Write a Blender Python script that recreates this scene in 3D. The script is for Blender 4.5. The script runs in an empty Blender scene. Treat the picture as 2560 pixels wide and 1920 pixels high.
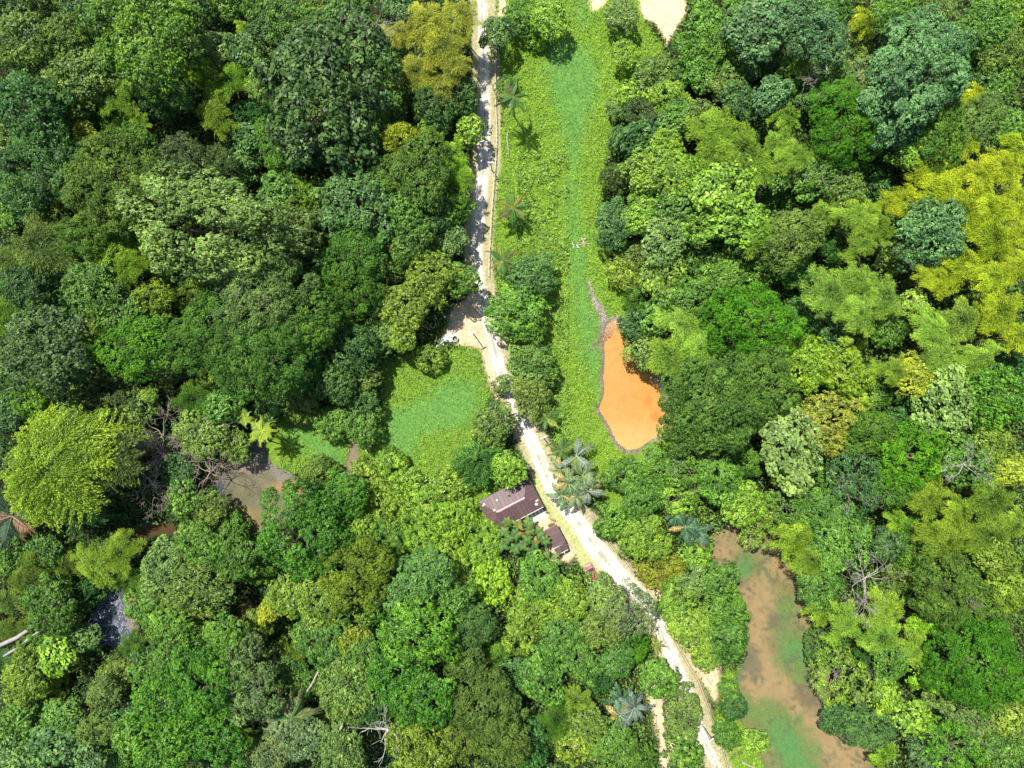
import bpy, math, random
import numpy as np
from math import radians, sin, cos, pi, sqrt

# ------------------------------------------------------------------ camera, world, sun, exposure
scene = bpy.context.scene
CAMZ = 150.0
S = 0.08297                      # metres per photo pixel on the ground
cam_d = bpy.data.cameras.new('camera')
cam_d.sensor_width = 36.0
cam_d.lens = 25.42
cam_d.clip_start = 1.0
cam_d.clip_end = 3000.0
cam = bpy.data.objects.new('camera', cam_d)
scene.collection.objects.link(cam)
cam.location = (0, 0, CAMZ)
cam.rotation_euler = (0, 0, 0)
scene.camera = cam

SUN_AZ = math.atan2(0.58, -0.81)
world = bpy.data.worlds.new('World')
scene.world = world
world.use_nodes = True
wn = world.node_tree
wn.nodes.clear()
sky = wn.nodes.new('ShaderNodeTexSky')
sky.sky_type = 'NISHITA'
sky.sun_disc = False
sky.sun_elevation = radians(62)
sky.sun_rotation = radians(-35.6)
bg = wn.nodes.new('ShaderNodeBackground')
bg.inputs['Strength'].default_value = 0.10
wo = wn.nodes.new('ShaderNodeOutputWorld')
wn.links.new(sky.outputs[0], bg.inputs['Color'])
wn.links.new(bg.outputs[0], wo.inputs['Surface'])

sun_d = bpy.data.lights.new('sun', 'SUN')
sun_d.energy = 4.8
sun_d.angle = radians(0.5)
sun_d.color = (1.0, 0.96, 0.89)
sun = bpy.data.objects.new('sun', sun_d)
scene.collection.objects.link(sun)
# light travels down and towards the lower right of the picture
from mathutils import Vector, Matrix, Euler
SUNDIR = Vector((0.58 * 0.52, -0.81 * 0.52, -1.0)).normalized()
sun.rotation_euler = SUNDIR.to_track_quat('-Z', 'Y').to_euler()
sun.location = (-60, 80, 160)

scene.view_settings.view_transform = 'Standard'
scene.view_settings.look = 'None'
scene.view_settings.exposure = 0.9
scene.view_settings.gamma = 1.0
scene.view_settings.use_curve_mapping = False
cy = scene.cycles
cy.max_bounces = 6
cy.diffuse_bounces = 3
cy.glossy_bounces = 2
cy.transmission_bounces = 3
cy.transparent_max_bounces = 4
cy.use_denoising = True

rng = np.random.default_rng(7)
random.seed(7)

def wp(px, py, h=0.0):
    """photo pixel (2560 wide) seen at height h -> world x, y"""
    k = S * (CAMZ - h) / CAMZ
    return (px - 1280) * k, (960 - py) * k

# ------------------------------------------------------------------ helpers
def link(o, parent=None):
    scene.collection.objects.link(o)
    if parent is not None:
        o.parent = parent
    return o

def tag(o, label=None, cat=None, group=None, kind=None):
    if label: o['label'] = label
    if cat: o['category'] = cat
    if group: o['group'] = group
    if kind: o['kind'] = kind
    return o

def empty(name, loc, rz=0.0):
    o = bpy.data.objects.new(name, None)
    o.empty_display_size = 0.3
    o.location = loc
    o.rotation_euler = (0, 0, rz)
    return link(o)

def mesh_np(name, verts, faces, mat=None, attrs=None, smooth=False):
    """faces: (N,k) int array or list of arrays with equal k"""
    me = bpy.data.meshes.new(name)
    if not isinstance(faces, list):
        faces = [faces]
    nl = sum(f.size for f in faces)
    nf = sum(len(f) for f in faces)
    me.vertices.add(len(verts))
    me.vertices.foreach_set('co', np.asarray(verts, dtype=np.float32).ravel())
    me.loops.add(nl)
    me.loops.foreach_set('vertex_index', np.concatenate([f.ravel() for f in faces]).astype(np.int32))
    me.polygons.add(nf)
    ls = []
    s = 0
    for f in faces:
        ls.append(s + np.arange(len(f)) * f.shape[1])
        s += f.size
    me.polygons.foreach_set('loop_start', np.concatenate(ls).astype(np.int32))
    if smooth:
        me.polygons.foreach_set('use_smooth', np.ones(nf, dtype=bool))
    me.update(calc_edges=True)
    if attrs:
        for k, v in attrs.items():
            if v.ndim == 2:
                a = me.attributes.new(k, 'FLOAT_COLOR', 'POINT')
                if v.shape[1] == 3:
                    v = np.concatenate([v, np.ones((len(v), 1))], 1)
                a.data.foreach_set('color', v.astype(np.float32).ravel())
            else:
                a = me.attributes.new(k, 'FLOAT', 'POINT')
                a.data.foreach_set('value', v.astype(np.float32))
    if mat: me.materials.append(mat)
    return me

class MB:
    """collects simple solids into one mesh"""
    def __init__(self):
        self.v = []; self.f = []
    def add(self, vs, fs):
        n = len(self.v)
        self.v += [tuple(p) for p in vs]
        self.f += [tuple(i + n for i in f) for f in fs]
    def box(self, c, s, rz=0.0, M=None):
        x, y, z = s[0] / 2, s[1] / 2, s[2] / 2
        vs = [Vector((a, b, d)) for a in (-x, x) for b in (-y, y) for d in (-z, z)]
        R = Matrix.Rotation(rz, 3, 'Z')
        vs = [R @ p + Vector(c) for p in vs]
        if M is not None: vs = [M @ p for p in vs]
        self.add(vs, [(0, 1, 3, 2), (4, 6, 7, 5), (0, 4, 5, 1), (2, 3, 7, 6), (0, 2, 6, 4), (1, 5, 7, 3)])
    def tube(self, pts, rads, n=6, cap=True):
        pts = [Vector(p) for p in pts]
        rings = []
        up = Vector((0, 0, 1))
        for i, p in enumerate(pts):
            d = (pts[min(i + 1, len(pts) - 1)] - pts[max(i - 1, 0)])
            if d.length < 1e-6: d = Vector((0, 0, 1))
            d.normalize()
            a = d.cross(up)
            if a.length < 0.05: a = d.cross(Vector((1, 0, 0)))
            a.normalize(); b = d.cross(a)
            rings.append([p + (a * cos(2 * pi * k / n) + b * sin(2 * pi * k / n)) * rads[i] for k in range(n)])
        vs = [q for r in rings for q in r]
        fs = []
        for i in range(len(pts) - 1):
            for k in range(n):
                fs.append((i * n + k, i * n + (k + 1) % n, (i + 1) * n + (k + 1) % n, (i + 1) * n + k))
        if cap:
            fs.append(tuple(range(n - 1, -1, -1)))
            fs.append(tuple((len(pts) - 1) * n + k for k in range(n)))
        self.add(vs, fs)
    def build(self, name, mat, parent=None, smooth=False):
        me = bpy.data.meshes.new(name)
        me.from_pydata(self.v, [], self.f)
        me.materials.append(mat)
        if smooth:
            me.polygons.foreach_set('use_smooth', [True] * len(me.polygons))
        me.update()
        return link(bpy.data.objects.new(name, me), parent)

# ------------------------------------------------------------------ materials
def newmat(name):
    m = bpy.data.materials.new(name)
    m.use_nodes = True
    nt = m.node_tree
    nt.nodes.clear()
    out = nt.nodes.new('ShaderNodeOutputMaterial')
    return m, nt, out

def N(nt, t, **kw):
    n = nt.nodes.new(t)
    for k, v in kw.items():
        if k.startswith('i_'):
            n.inputs[k[2:]].default_value = v
        else:
            setattr(n, k, v)
    return n

def mathn(nt, op, a, b=None, clamp=False):
    n = nt.nodes.new('ShaderNodeMath'); n.operation = op; n.use_clamp = clamp
    for i, x in enumerate((a, b)):
        if x is None: continue
        if isinstance(x, (int, float)): n.inputs[i].default_value = x
        else: nt.links.new(x, n.inputs[i])
    return n.outputs[0]

def mixc(nt, f, a, b, mode='MIX'):
    n = nt.nodes.new('ShaderNodeMix'); n.data_type = 'RGBA'; n.blend_type = mode
    for s, x in ((n.inputs['Factor'], f), (n.inputs['A'], a), (n.inputs['B'], b)):
        if isinstance(x, (int, float)): s.default_value = x
        elif isinstance(x, tuple): s.default_value = x if len(x) == 4 else (*x, 1)
        else: nt.links.new(x, s)
    return n.outputs['Result']

def leaf_material(name, use_attr_color=False, rough=0.5, spec=0.35, transl=0.28):
    """colour = the plant's own leaf colour, varied leaf by leaf; young leaves yellower"""
    m, nt, out = newmat(name)
    at = N(nt, 'ShaderNodeAttribute', attribute_name='tone')
    yo = N(nt, 'ShaderNodeAttribute', attribute_name='young')
    if use_attr_color:
        base = N(nt, 'ShaderNodeAttribute', attribute_name='col').outputs['Color']
    else:
        base = N(nt, 'ShaderNodeObjectInfo').outputs['Color']
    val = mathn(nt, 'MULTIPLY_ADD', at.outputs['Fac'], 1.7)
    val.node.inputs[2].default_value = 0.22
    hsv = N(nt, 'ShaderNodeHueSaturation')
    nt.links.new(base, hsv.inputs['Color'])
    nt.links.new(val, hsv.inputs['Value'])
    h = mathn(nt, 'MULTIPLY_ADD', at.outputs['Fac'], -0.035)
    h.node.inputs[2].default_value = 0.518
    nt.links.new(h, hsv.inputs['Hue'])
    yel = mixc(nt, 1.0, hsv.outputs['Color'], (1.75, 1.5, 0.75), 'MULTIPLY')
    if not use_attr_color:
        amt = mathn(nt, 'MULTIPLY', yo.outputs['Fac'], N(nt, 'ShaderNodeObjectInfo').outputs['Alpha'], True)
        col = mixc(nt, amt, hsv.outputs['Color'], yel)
    else:
        col = hsv.outputs['Color']
    p = N(nt, 'ShaderNodeBsdfPrincipled')
    nt.links.new(col, p.inputs['Base Color'])
    p.inputs['Roughness'].default_value = rough
    p.inputs['Specular IOR Level'].default_value = spec
    tr = N(nt, 'ShaderNodeBsdfTranslucent')
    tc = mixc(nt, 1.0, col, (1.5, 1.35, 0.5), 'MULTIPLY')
    nt.links.new(tc, tr.inputs['Color'])
    mx = N(nt, 'ShaderNodeMixShader')
    mx.inputs[0].default_value = transl
    nt.links.new(p.outputs[0], mx.inputs[1]); nt.links.new(tr.outputs[0], mx.inputs[2])
    nt.links.new(mx.outputs[0], out.inputs['Surface'])
    return m

def simple_mat(name, col, rough=0.8, spec=0.3, noise=0.25, scale=3.0, col2=None, metallic=0.0, bump=0.0, coord='Object'):
    m, nt, out = newmat(name)
    tc = N(nt, 'ShaderNodeTexCoord')
    nz = N(nt, 'ShaderNodeTexNoise')
    nz.inputs['Scale'].default_value = scale
    nz.inputs['Detail'].default_value = 6
    nt.links.new(tc.outputs[coord], nz.inputs['Vector'])
    c2 = col2 if col2 else tuple(c * (1 - noise) for c in col)
    ramp = N(nt, 'ShaderNodeMapRange')
    ramp.inputs[1].default_value = 0.35; ramp.inputs[2].default_value = 0.65
    nt.links.new(nz.outputs['Fac'], ramp.inputs[0])
    c = mixc(nt, ramp.outputs[0], (*col, 1), (*c2, 1))
    p = N(nt, 'ShaderNodeBsdfPrincipled')
    nt.links.new(c, p.inputs['Base Color'])
    p.inputs['Roughness'].default_value = rough
    p.inputs['Specular IOR Level'].default_value = spec
    p.inputs['Metallic'].default_value = metallic
    if bump:
        b = N(nt, 'ShaderNodeBump'); b.inputs['Strength'].default_value = bump; b.inputs['Distance'].default_value = 0.1
        nt.links.new(nz.outputs['Fac'], b.inputs['Height'])
        nt.links.new(b.outputs[0], p.inputs['Normal'])
    nt.links.new(p.outputs[0], out.inputs['Surface'])
    return m

M_LEAF = leaf_material('leaf')
M_GLOSSY = leaf_material('glossy_leaf', rough=0.5, spec=0.32, transl=0.25)
M_SOFT = leaf_material('soft_leaf', rough=0.6, spec=0.2, transl=0.36)
M_COVER = leaf_material('cover_leaf', use_attr_color=True, rough=0.5, spec=0.3, transl=0.25)
M_BARK = simple_mat('bark', (0.20, 0.16, 0.12), 0.9, 0.1, 0.5, 2.0)
M_DEADW = simple_mat('dead_wood_white', (0.40, 0.37, 0.32), 0.85, 0.1, 0.5, 1.5)
M_DEADP = simple_mat('dead_wood_pink', (0.36, 0.28, 0.24), 0.9, 0.1, 0.4, 1.5)
M_CULM = simple_mat('culm', (0.20, 0.22, 0.07), 0.6, 0.3, 0.4, 2.0)

# ------------------------------------------------------------------ leaf card meshes
def nrm(a):
    return a / np.maximum(np.linalg.norm(a, axis=1, keepdims=True), 1e-9)

def leaf_cards(pos, nor, axis, L, W):
    """rhombic folded leaves: 4 verts, 1 quad each"""
    n = len(pos)
    axis = nrm(axis - nor * np.sum(axis * nor, 1, keepdims=True))
    side = np.cross(nor, axis)
    L = np.broadcast_to(np.asarray(L, float), (n,))[:, None]
    W = np.broadcast_to(np.asarray(W, float), (n,))[:, None]
    p0 = pos - axis * L * 0.5
    p2 = pos + axis * L * 0.5 - nor * L * 0.14
    p1 = pos - axis * L * 0.05 + side * W * 0.5 + nor * W * 0.12
    p3 = pos - axis * L * 0.05 - side * W * 0.5 + nor * W * 0.12
    v = np.stack([p0, p1, p2, p3], 1).reshape(-1, 3)
    f = np.arange(4 * n).reshape(n, 4)
    return v, f

def rdir(n, r):
    return nrm(r.normal(size=(n, 3)))

def fib_dome(n, zmin, r):
    i = np.arange(n) + 0.5
    z = 1 - (1 - zmin) * i / n
    ph = i * 2.39996 + r.uniform(0, 6.28)
    s = np.sqrt(np.maximum(0, 1 - z * z))
    d = np.stack([s * np.cos(ph), s * np.sin(ph), z], 1)
    return nrm(d + r.normal(size=(n, 3)) * 0.16)

def outline(r, amp):
    ph = r.uniform(0, 6.28, 5); am = r.uniform(0.4, 1.0, 5) * amp
    return lambda th: 1 + am[0] * np.sin(2 * th + ph[0]) + am[1] * 0.8 * np.sin(3 * th + ph[1]) + am[2] * 0.6 * np.sin(5 * th + ph[2]) + am[3] * 0.4 * np.sin(8 * th + ph[3])

def crown_lobed(seed, R, q, rl_rng, sub_r, L, wr, lai, zmin=-0.12, amp=0.09, keep=1.0, mat=None, droop=0.0, updir=0.55, name='crown'):
    """cauliflower crown: dome -> boughs -> leaf clumps -> leaves"""
    r = np.random.default_rng(seed)
    ol = outline(r, amp)
    rl_m = 0.5 * (rl_rng[0] + rl_rng[1])
    nl = max(7, int(2 * pi * R * R * (1 - zmin) * (0.45 + 0.55 * q) / (pi * rl_m * rl_m) * 1.35))
    d = fib_dome(nl, zmin, r)
    rl = r.uniform(rl_rng[0], rl_rng[1], nl)
    th = np.arctan2(d[:, 1], d[:, 0])
    rad = ol(th) * (R - rl * 0.75) * np.clip(r.normal(0.95, 0.07, nl), 0.70, 1.06)
    c = d * rad[:, None]
    c[:, 2] *= q
    c[:, 2] += r.normal(0, 0.07 * R * q, nl)
    if keep < 1:
        k = r.uniform(size=nl) < keep
        c, rl, d = c[k], rl[k], d[k]; nl = len(c)
    if keep >= 1:
        n2 = max(3, nl // 4)
        d2 = fib_dome(n2, 0.25, r)
        c2 = d2 * (R * 0.72); c2[:, 2] *= q
        c = np.concatenate([c, c2]); d = np.concatenate([d, d2]); rl = np.concatenate([rl, r.uniform(rl_rng[0], rl_rng[1], n2)]); nl = len(c)
    lobe_tone = r.normal(0, 0.13, nl)
    # sub clumps on the upper part of each bough
    ns = max(5, int(2.4 * (rl_m / sub_r) ** 2))
    out = nrm(d + np.array([0, 0, 0.7]))
    sd = rdir(nl * ns, r)
    o = np.repeat(out, ns, 0)
    dot = np.sum(sd * o, 1, keepdims=True)
    sd = np.where(dot < -0.25, sd - 2 * dot * o, sd)
    rr = np.repeat(rl, ns)
    sc = np.repeat(c, ns, 0) + sd * (rr * r.uniform(0.72, 1.0, nl * ns))[:, None] * np.array([1, 1, 0.8])
    stone = np.repeat(lobe_tone, ns) + r.normal(0, 0.13, nl * ns)
    n_leaf = 2 * pi * R * R * (0.5 + 0.5 * q) * lai / (L * L * wr * 0.5)
    m = max(5, int(n_leaf / (nl * ns)))
    ld = rdir(nl * ns * m, r)
    so = np.repeat(nrm(sd + 0.35 * o), m, 0)
    dot = np.sum(ld * so, 1, keepdims=True)
    ld = np.where(dot < -0.1, ld - 2 * dot * so, ld)
    rs = sub_r * r.uniform(0.45, 1.05, len(ld))
    pos = np.repeat(sc, m, 0) + ld * rs[:, None]
    nor = nrm(ld * 0.55 + so * 0.35 + np.array([0, 0, updir]) + r.normal(size=ld.shape) * 0.38)
    ax = nrm(r.normal(size=ld.shape) + ld * 0.8 - np.array([0, 0, droop]))
    LL = L * r.uniform(0.6, 1.3, len(ld))
    v, f = leaf_cards(pos, nor, ax, LL, LL * wr)
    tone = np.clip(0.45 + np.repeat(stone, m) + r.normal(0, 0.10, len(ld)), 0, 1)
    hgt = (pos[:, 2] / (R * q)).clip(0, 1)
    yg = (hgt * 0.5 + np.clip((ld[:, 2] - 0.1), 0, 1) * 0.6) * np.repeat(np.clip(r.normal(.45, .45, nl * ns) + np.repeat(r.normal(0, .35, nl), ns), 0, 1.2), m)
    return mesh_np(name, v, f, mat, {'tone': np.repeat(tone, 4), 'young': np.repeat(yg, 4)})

def crown_spray(seed, R, q, nst, scat, L, W, n_leaf, mat, brush=False, name='crown', fan=0.55, sweep=0.35):
    """feathery crown: arching stems that carry hanging sprays of thin leaves"""
    r = np.random.default_rng(seed)
    ol = outline(r, 0.12)
    th = np.arange(nst) * 2.39996 + r.uniform(0, 6.28) + r.normal(0, 0.2, nst)
    reach = np.sqrt(r.uniform(0.03, 1.0, nst)) * R * 0.95 * ol(th)
    top = R * q * np.sqrt(np.clip(1 - (reach / R) ** 2 * 0.85, 0.05, 1)) * r.uniform(0.85, 1.1, nst)
    per = n_leaf // nst
    s = np.repeat(np.arange(nst), per)
    t = r.beta(2.2, 1.3, len(s))
    thr = th[s] + sweep * (t - 0.3) * r.choice([-1, 1], nst)[s]
    rad = reach[s] * t ** 0.85
    z = top[s] * (1 - 0.9 * (t - 0.55) ** 2 / 0.3 * 0.35) - 0.12 * R * t ** 3
    dirr = np.stack([np.cos(thr), np.sin(thr), np.zeros(len(s))], 1)
    base = dirr * rad[:, None]; base[:, 2] = z
    tang = nrm(dirr + np.array([0, 0, 0.25])[None] - np.array([0, 0, 0.9])[None] * (t ** 2)[:, None])
    latd = np.cross(tang, np.array([0, 0, 1.0])); latd = nrm(latd)
    if brush:
        # side twigs leave the stem at an angle and carry brushes of short leaves
        nt_ = 16
        k = np.floor(t * nt_)
        sgn = np.where(((k + s) % 2) == 0, 1.0, -1.0)
        u = r.uniform(0, 1, len(s))
        tw = nrm(tang * 0.8 + latd * sgn[:, None] * 0.75)
        tk = (k + 0.5) / nt_
        radk = reach[s] * tk ** 0.85
        zk = top[s] * (1 - 0.9 * (tk - 0.55) ** 2 / 0.3 * 0.35) - 0.12 * R * tk ** 3
        base = dirr * radk[:, None]; base[:, 2] = zk
        pos = base + tw * (u * scat * 3.2)[:, None] + rdir(len(s), r) * (scat * 0.30)
        ax = nrm(tw + rdir(len(s), r) * 0.45)
    else:
        w = scat * (1.15 - 0.6 * t)
        pos = base + latd * (r.normal(0, 1, len(s)) * w)[:, None] + rdir(len(s), r) * scat * 0.35
        pos[:, 2] -= np.abs(r.normal(0, 0.35, len(s))) * scat
        ax = nrm(tang + latd * r.normal(0, fan, len(s))[:, None] - np.array([0, 0, 0.35]) + rdir(len(s), r) * 0.25)
    nor = nrm(np.array([0, 0, 0.8]) + dirr * 0.25 + r.normal(size=pos.shape) * 0.5)
    LL = L * r.uniform(0.6, 1.3, len(s))
    v, f = leaf_cards(pos, nor, ax, LL, W * r.uniform(0.7, 1.3, len(s)))
    st = r.normal(0, 0.12, nst)[s]
    tone = np.clip(0.45 + st + r.normal(0, 0.14, len(s)) + (t - 0.6) * 0.25, 0, 1)
    return mesh_np(name, v, f, mat, {'tone': np.repeat(tone, 4), 'young': np.repeat(np.clip(t * 1.2 - 0.3, 0, 1), 4)})

def trunk_mesh(seed, R, h, limbs=5, bark=None, r0=None, spread=0.55):
    """origin at the ground, crown centre at height h"""
    r = random.Random(seed)
    mb = MB()
    r0 = r0 or 0.045 * R + 0.02 * h * 0.6
    bx, by = r.uniform(-.25, .25), r.uniform(-.25, .25)
    mb.tube([(0, 0, -0.3), (bx * .4, by * .4, h * .3), (bx, by, h * .62), (0, 0, h * .9)], [r0 * 1.35, r0, r0 * .8, r0 * .45], 7)
    for i in range(limbs):
        a = i * 2 * pi / limbs + r.uniform(-.4, .4)
        l = R * spread * r.uniform(.75, 1.15)
        z0 = h * r.uniform(.55, .75)
        e = (cos(a) * l, sin(a) * l, h * r.uniform(.92, 1.06))
        mid = (cos(a) * l * .45 + bx * .5, sin(a) * l * .45 + by * .5, z0 + (e[2] - z0) * .6)
        mb.tube([(bx * .8, by * .8, z0), mid, e], [r0 * .5, r0 * .34, r0 * .12], 5, False)
    me = bpy.data.meshes.new('trunk')
    me.from_pydata(mb.v, [], mb.f)
    me.materials.append(bark or M_BARK)
    return me

def culm_mesh(seed, R, h, n=14):
    r = random.Random(seed)
    mb = MB()
    for i in range(n):
        a = i * 2.4 + r.uniform(-.3, .3); l = R * sqrt(r.uniform(.02, .7))
        b = 0.35 * sqrt(r.random())
        mb.tube([(cos(a) * b, sin(a) * b, -0.2), (cos(a) * (b + l * .15), sin(a) * (b + l * .15), h * .55),
                 (cos(a) * (b + l * .5), sin(a) * (b + l * .5), h * .97), (cos(a) * (b + l), sin(a) * (b + l), h * 1.0)],
                [.06, .055, .04, .015], 4, False)
    me = bpy.data.meshes.new('culms')
    me.from_pydata(mb.v, [], mb.f)
    me.materials.append(M_CULM)
    return me

def branching(mb, rnd, p, d, length, rad, depth, curl=0.35, kids=(2, 3), n=4, minr=0.02, spread=0.75, flat=0.6):
    segs = 4
    pts = [p]; rads = [rad]
    q = Vector(p); dd = Vector(d).normalized()
    for i in range(segs):
        dd = (dd + Vector((rnd.gauss(0, curl), rnd.gauss(0, curl), rnd.gauss(0, curl) * flat)) * 0.5).normalized()
        q = q + dd * length / segs
        pts.append(q.copy()); rads.append(max(minr, rad * (1 - 0.45 * (i + 1) / segs)))
    mb.tube(pts, rads, n, False)
    if depth <= 0: return
    for k in range(rnd.randint(*kids)):
        j = segs if k == 0 else rnd.randint(1, segs)
        nd = (dd + Vector((rnd.gauss(0, spread), rnd.gauss(0, spread), rnd.gauss(0, spread) * flat))).normalized()
        branching(mb, rnd, pts[j], nd, length * rnd.uniform(.6, .85), rads[j] * .72, depth - 1, curl, kids, n, minr, spread, flat)
# ------------------------------------------------------------------ plan of the place (photo pixels on the ground)
def P(s):
    a = [float(x) for x in s.replace(',', ' ').split()]
    return np.array(a).reshape(-1, 2)

ROAD = P('''1207,-90 1203,-20 1205,40 1207,100 1212,193 1212,280 1211,350 1211,405 1204,455 1199,501 1194,570 1192,633 1193,665 1198,700 1209,767
 1217,800 1232,852 1244,905 1258,948 1276,985 1297,1026 1312,1064 1328,1103 1345,1141 1361,1180 1378,1219 1402,1257 1426,1285 1457,1319
 1480,1357 1510,1396 1541,1434 1575,1464 1602,1490 1624,1515 1644,1550 1657,1589 1674,1627 1691,1666 1710,1704 1728,1743 1740,1781 1748,1820
 1763,1858 1784,1897 1800,1935 1830,2010''')
ROADW = np.array([13,13,13,13,16,16,18,20,19,19,18,17,16,16,17,17,19,18,17,17,17,19,21,21,20,22,22,22,27,29,30,28,25,22,21,19,18,20,19,17,15,14,14,14,12,11,11], float) * 0.80
assert len(ROAD) == len(ROADW), (len(ROAD), len(ROADW))

MEADOW = P('''1232,-80 1610,-80 1600,40 1650,110 1662,150 1610,200 1568,215 1545,280 1530,330 1515,420 1508,520 1500,600 1540,680 1600,780 1640,860
 1700,1130 1640,1150 1640,1300 1560,1300 1460,1200 1400,1130 1370,1060 1350,1000 1300,900 1262,860 1250,780 1225,600 1240,450 1250,300 1240,150''')
LMEADOW = P('''952,905 1010,880 1090,865 1190,852 1212,905 1226,985 1205,1040 1215,1090 1240,1200 1240,1480 1190,1560 1100,1500 1020,1400 900,1400 880,1300 800,1180 720,1190 640,1140 690,1060 760,1000 850,1080 905,1075 950,1040''')
LRMEADOW = P('''1820,1660 1850,1740 1900,1830 1930,1960 1780,1960 1770,1870 1790,1780 1800,1700''')
TEAL = [P('''1395,90 1480,120 1500,180 1490,260 1462,320 1450,400 1448,520 1468,600 1468,700 1500,800 1508,900 1500,990 1480,960 1440,860 1430,760 1420,640 1412,520 1420,430 1405,340 1380,260 1360,180 1370,120'''),
        P('''1440,-60 1475,-60 1470,60 1440,80'''),
        P('''1010,1010 1060,985 1120,950 1195,950 1205,1030 1160,1070 1060,1090 1040,1150 965,1140 950,1075 960,1020'''),
        P('''690,1060 760,1050 800,1070 860,1120 870,1180 830,1190 740,1110''')]
SAND = [P('''1583,-70 1718,-70 1712,45 1695,65 1680,95 1668,118 1655,80 1632,58 1605,50'''),
        P('''1470,-60 1520,-60 1510,15 1480,30'''), P('1245,-60 1275,-60 1262,40 1248,45')]
DIRT = [P('''1105,840 1130,775 1165,745 1195,730 1202,760 1214,810 1230,860 1212,880 1190,870 1150,862'''),
        P('''1200,860 1235,870 1262,960 1240,1000 1222,960 1212,905'''),
        P('''1330,1330 1300,1290 1340,1262 1372,1290 1408,1330 1440,1380 1430,1410 1395,1405 1370,1370'''),
        P('1590,1500 1650,1420 1800,1640 1800,1700 1790,1760 1720,1640 1670,1560'),
        P('''1640,1690 1600,1700 1620,1760 1640,1830 1650,1930 1700,1930 1690,1820 1665,1760'''),
        P('1430,1850 1480,1850 1480,1900 1430,1890')]
GRASSYARD = P('''1350,1170 1380,1215 1430,1290 1500,1400 1560,1455 1540,1480 1480,1450 1440,1400 1390,1310 1350,1262 1325,1200''')
POND_O = P('''1540,790 1562,806 1580,852 1600,885 1635,925 1660,985 1680,1040 1690,1075 1668,1088 1630,1105 1598,1128 1565,1130 1535,1105 1520,1070
 1500,1040 1492,1020 1505,985 1503,940 1508,890 1502,850 1512,810''')
STREAM = P('''1466,700 1475,705 1485,735 1505,760 1525,800 1545,812 1520,850 1502,860 1470,880 1498,845 1498,800 1488,770 1476,740''')
POND_R = P('''1775,1330 1800,1320 1820,1290 1860,1300 1900,1320 1960,1380 2010,1440 2050,1500 2065,1580 2050,1640 2080,1700 2100,1770 2140,1820 2175,1860 2200,1960
 1930,1960 1890,1880 1850,1800 1830,1730 1838,1680 1860,1620 1862,1560 1850,1500 1820,1450 1790,1440 1775,1400''')
POND_L = P('''505,1250 540,1195 590,1135 625,1090 655,1085 662,1130 690,1165 735,1190 790,1195 850,1185 872,1120 868,1060 892,1060 896,1130 885,1190 860,1208 780,1228 740,1290 690,1330 600,1325 540,1300''')
POND_F = P('''205,1600 220,1540 260,1480 330,1470 350,1520 345,1590 300,1620 230,1615''')
CREEK = [P('330,1310 400,1300 470,1325 510,1335 490,1352 470,1350 450,1338 380,1335 335,1350'), P('590,1520 625,1500 650,1515 640,1550 605,1560 590,1545'), P('180,1770 215,1770 215,1880 180,1860')]

def pip(pts, poly):
    x, y = pts[:, 0], pts[:, 1]
    inside = np.zeros(len(pts), bool)
    n = len(poly)
    j = n - 1
    for i in range(n):
        xi, yi = poly[i]; xj, yj = poly[j]
        c = ((yi > y) != (yj > y)) & (x < (xj - xi) * (y - yi) / (yj - yi + 1e-12) + xi)
        inside ^= c
        j = i
    return inside

def sdist(pts, poly, closed=True):
    """signed distance in px, positive inside"""
    best = np.full(len(pts), 1e9)
    n = len(poly)
    for i in range(n if closed else n - 1):
        a = poly[i]; b = poly[(i + 1) % n]
        ab = b - a
        t = np.clip(((pts - a) @ ab) / (ab @ ab), 0, 1)
        d = np.linalg.norm(pts - (a + t[:, None] * ab), axis=1)
        best = np.minimum(best, d)
    if not closed: return best
    return np.where(pip(pts, poly), best, -best)

def smooth(x, a, b):
    t = np.clip((x - a) / (b - a), 0, 1)
    return t * t * (3 - 2 * t)

# value noise on numpy
_perm = np.random.default_rng(3).uniform(0, 1, (64, 64))
def vnoise(x, y):
    xi = np.floor(x).astype(int); yi = np.floor(y).astype(int)
    fx = x - xi; fy = y - yi
    fx = fx * fx * (3 - 2 * fx); fy = fy * fy * (3 - 2 * fy)
    g = lambda a, b: _perm[a % 64, b % 64]
    return (g(xi, yi) * (1 - fx) + g(xi + 1, yi) * fx) * (1 - fy) + (g(xi, yi + 1) * (1 - fx) + g(xi + 1, yi + 1) * fx) * fy
def fbm(x, y, o=4):
    s = 0; a = 0.5; t = 0
    for i in range(o):
        s = s + a * vnoise(x * 2 ** i + 17.3 * i, y * 2 ** i + 5.1 * i); t += a; a *= 0.55
    return s / t

def road_dist(pts):
    """distance to the centre line divided by half width there, and the raw distance"""
    best = np.full(len(pts), 1e9); hw = np.full(len(pts), 15.0); sd = np.zeros(len(pts))
    for i in range(len(ROAD) - 1):
        a = ROAD[i]; b = ROAD[i + 1]; ab = b - a
        t = np.clip(((pts - a) @ ab) / (ab @ ab), 0, 1)
        v = pts - (a + t[:, None] * ab)
        d = np.linalg.norm(v, axis=1)
        m = d < best
        best = np.where(m, d, best)
        hw = np.where(m, ROADW[i] * (1 - t) + ROADW[i + 1] * t, hw)
        sd = np.where(m, np.sign(ab[1] * v[:, 0] - ab[0] * v[:, 1]), sd)
    return best, hw, sd        # sd > 0 : east side

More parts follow.
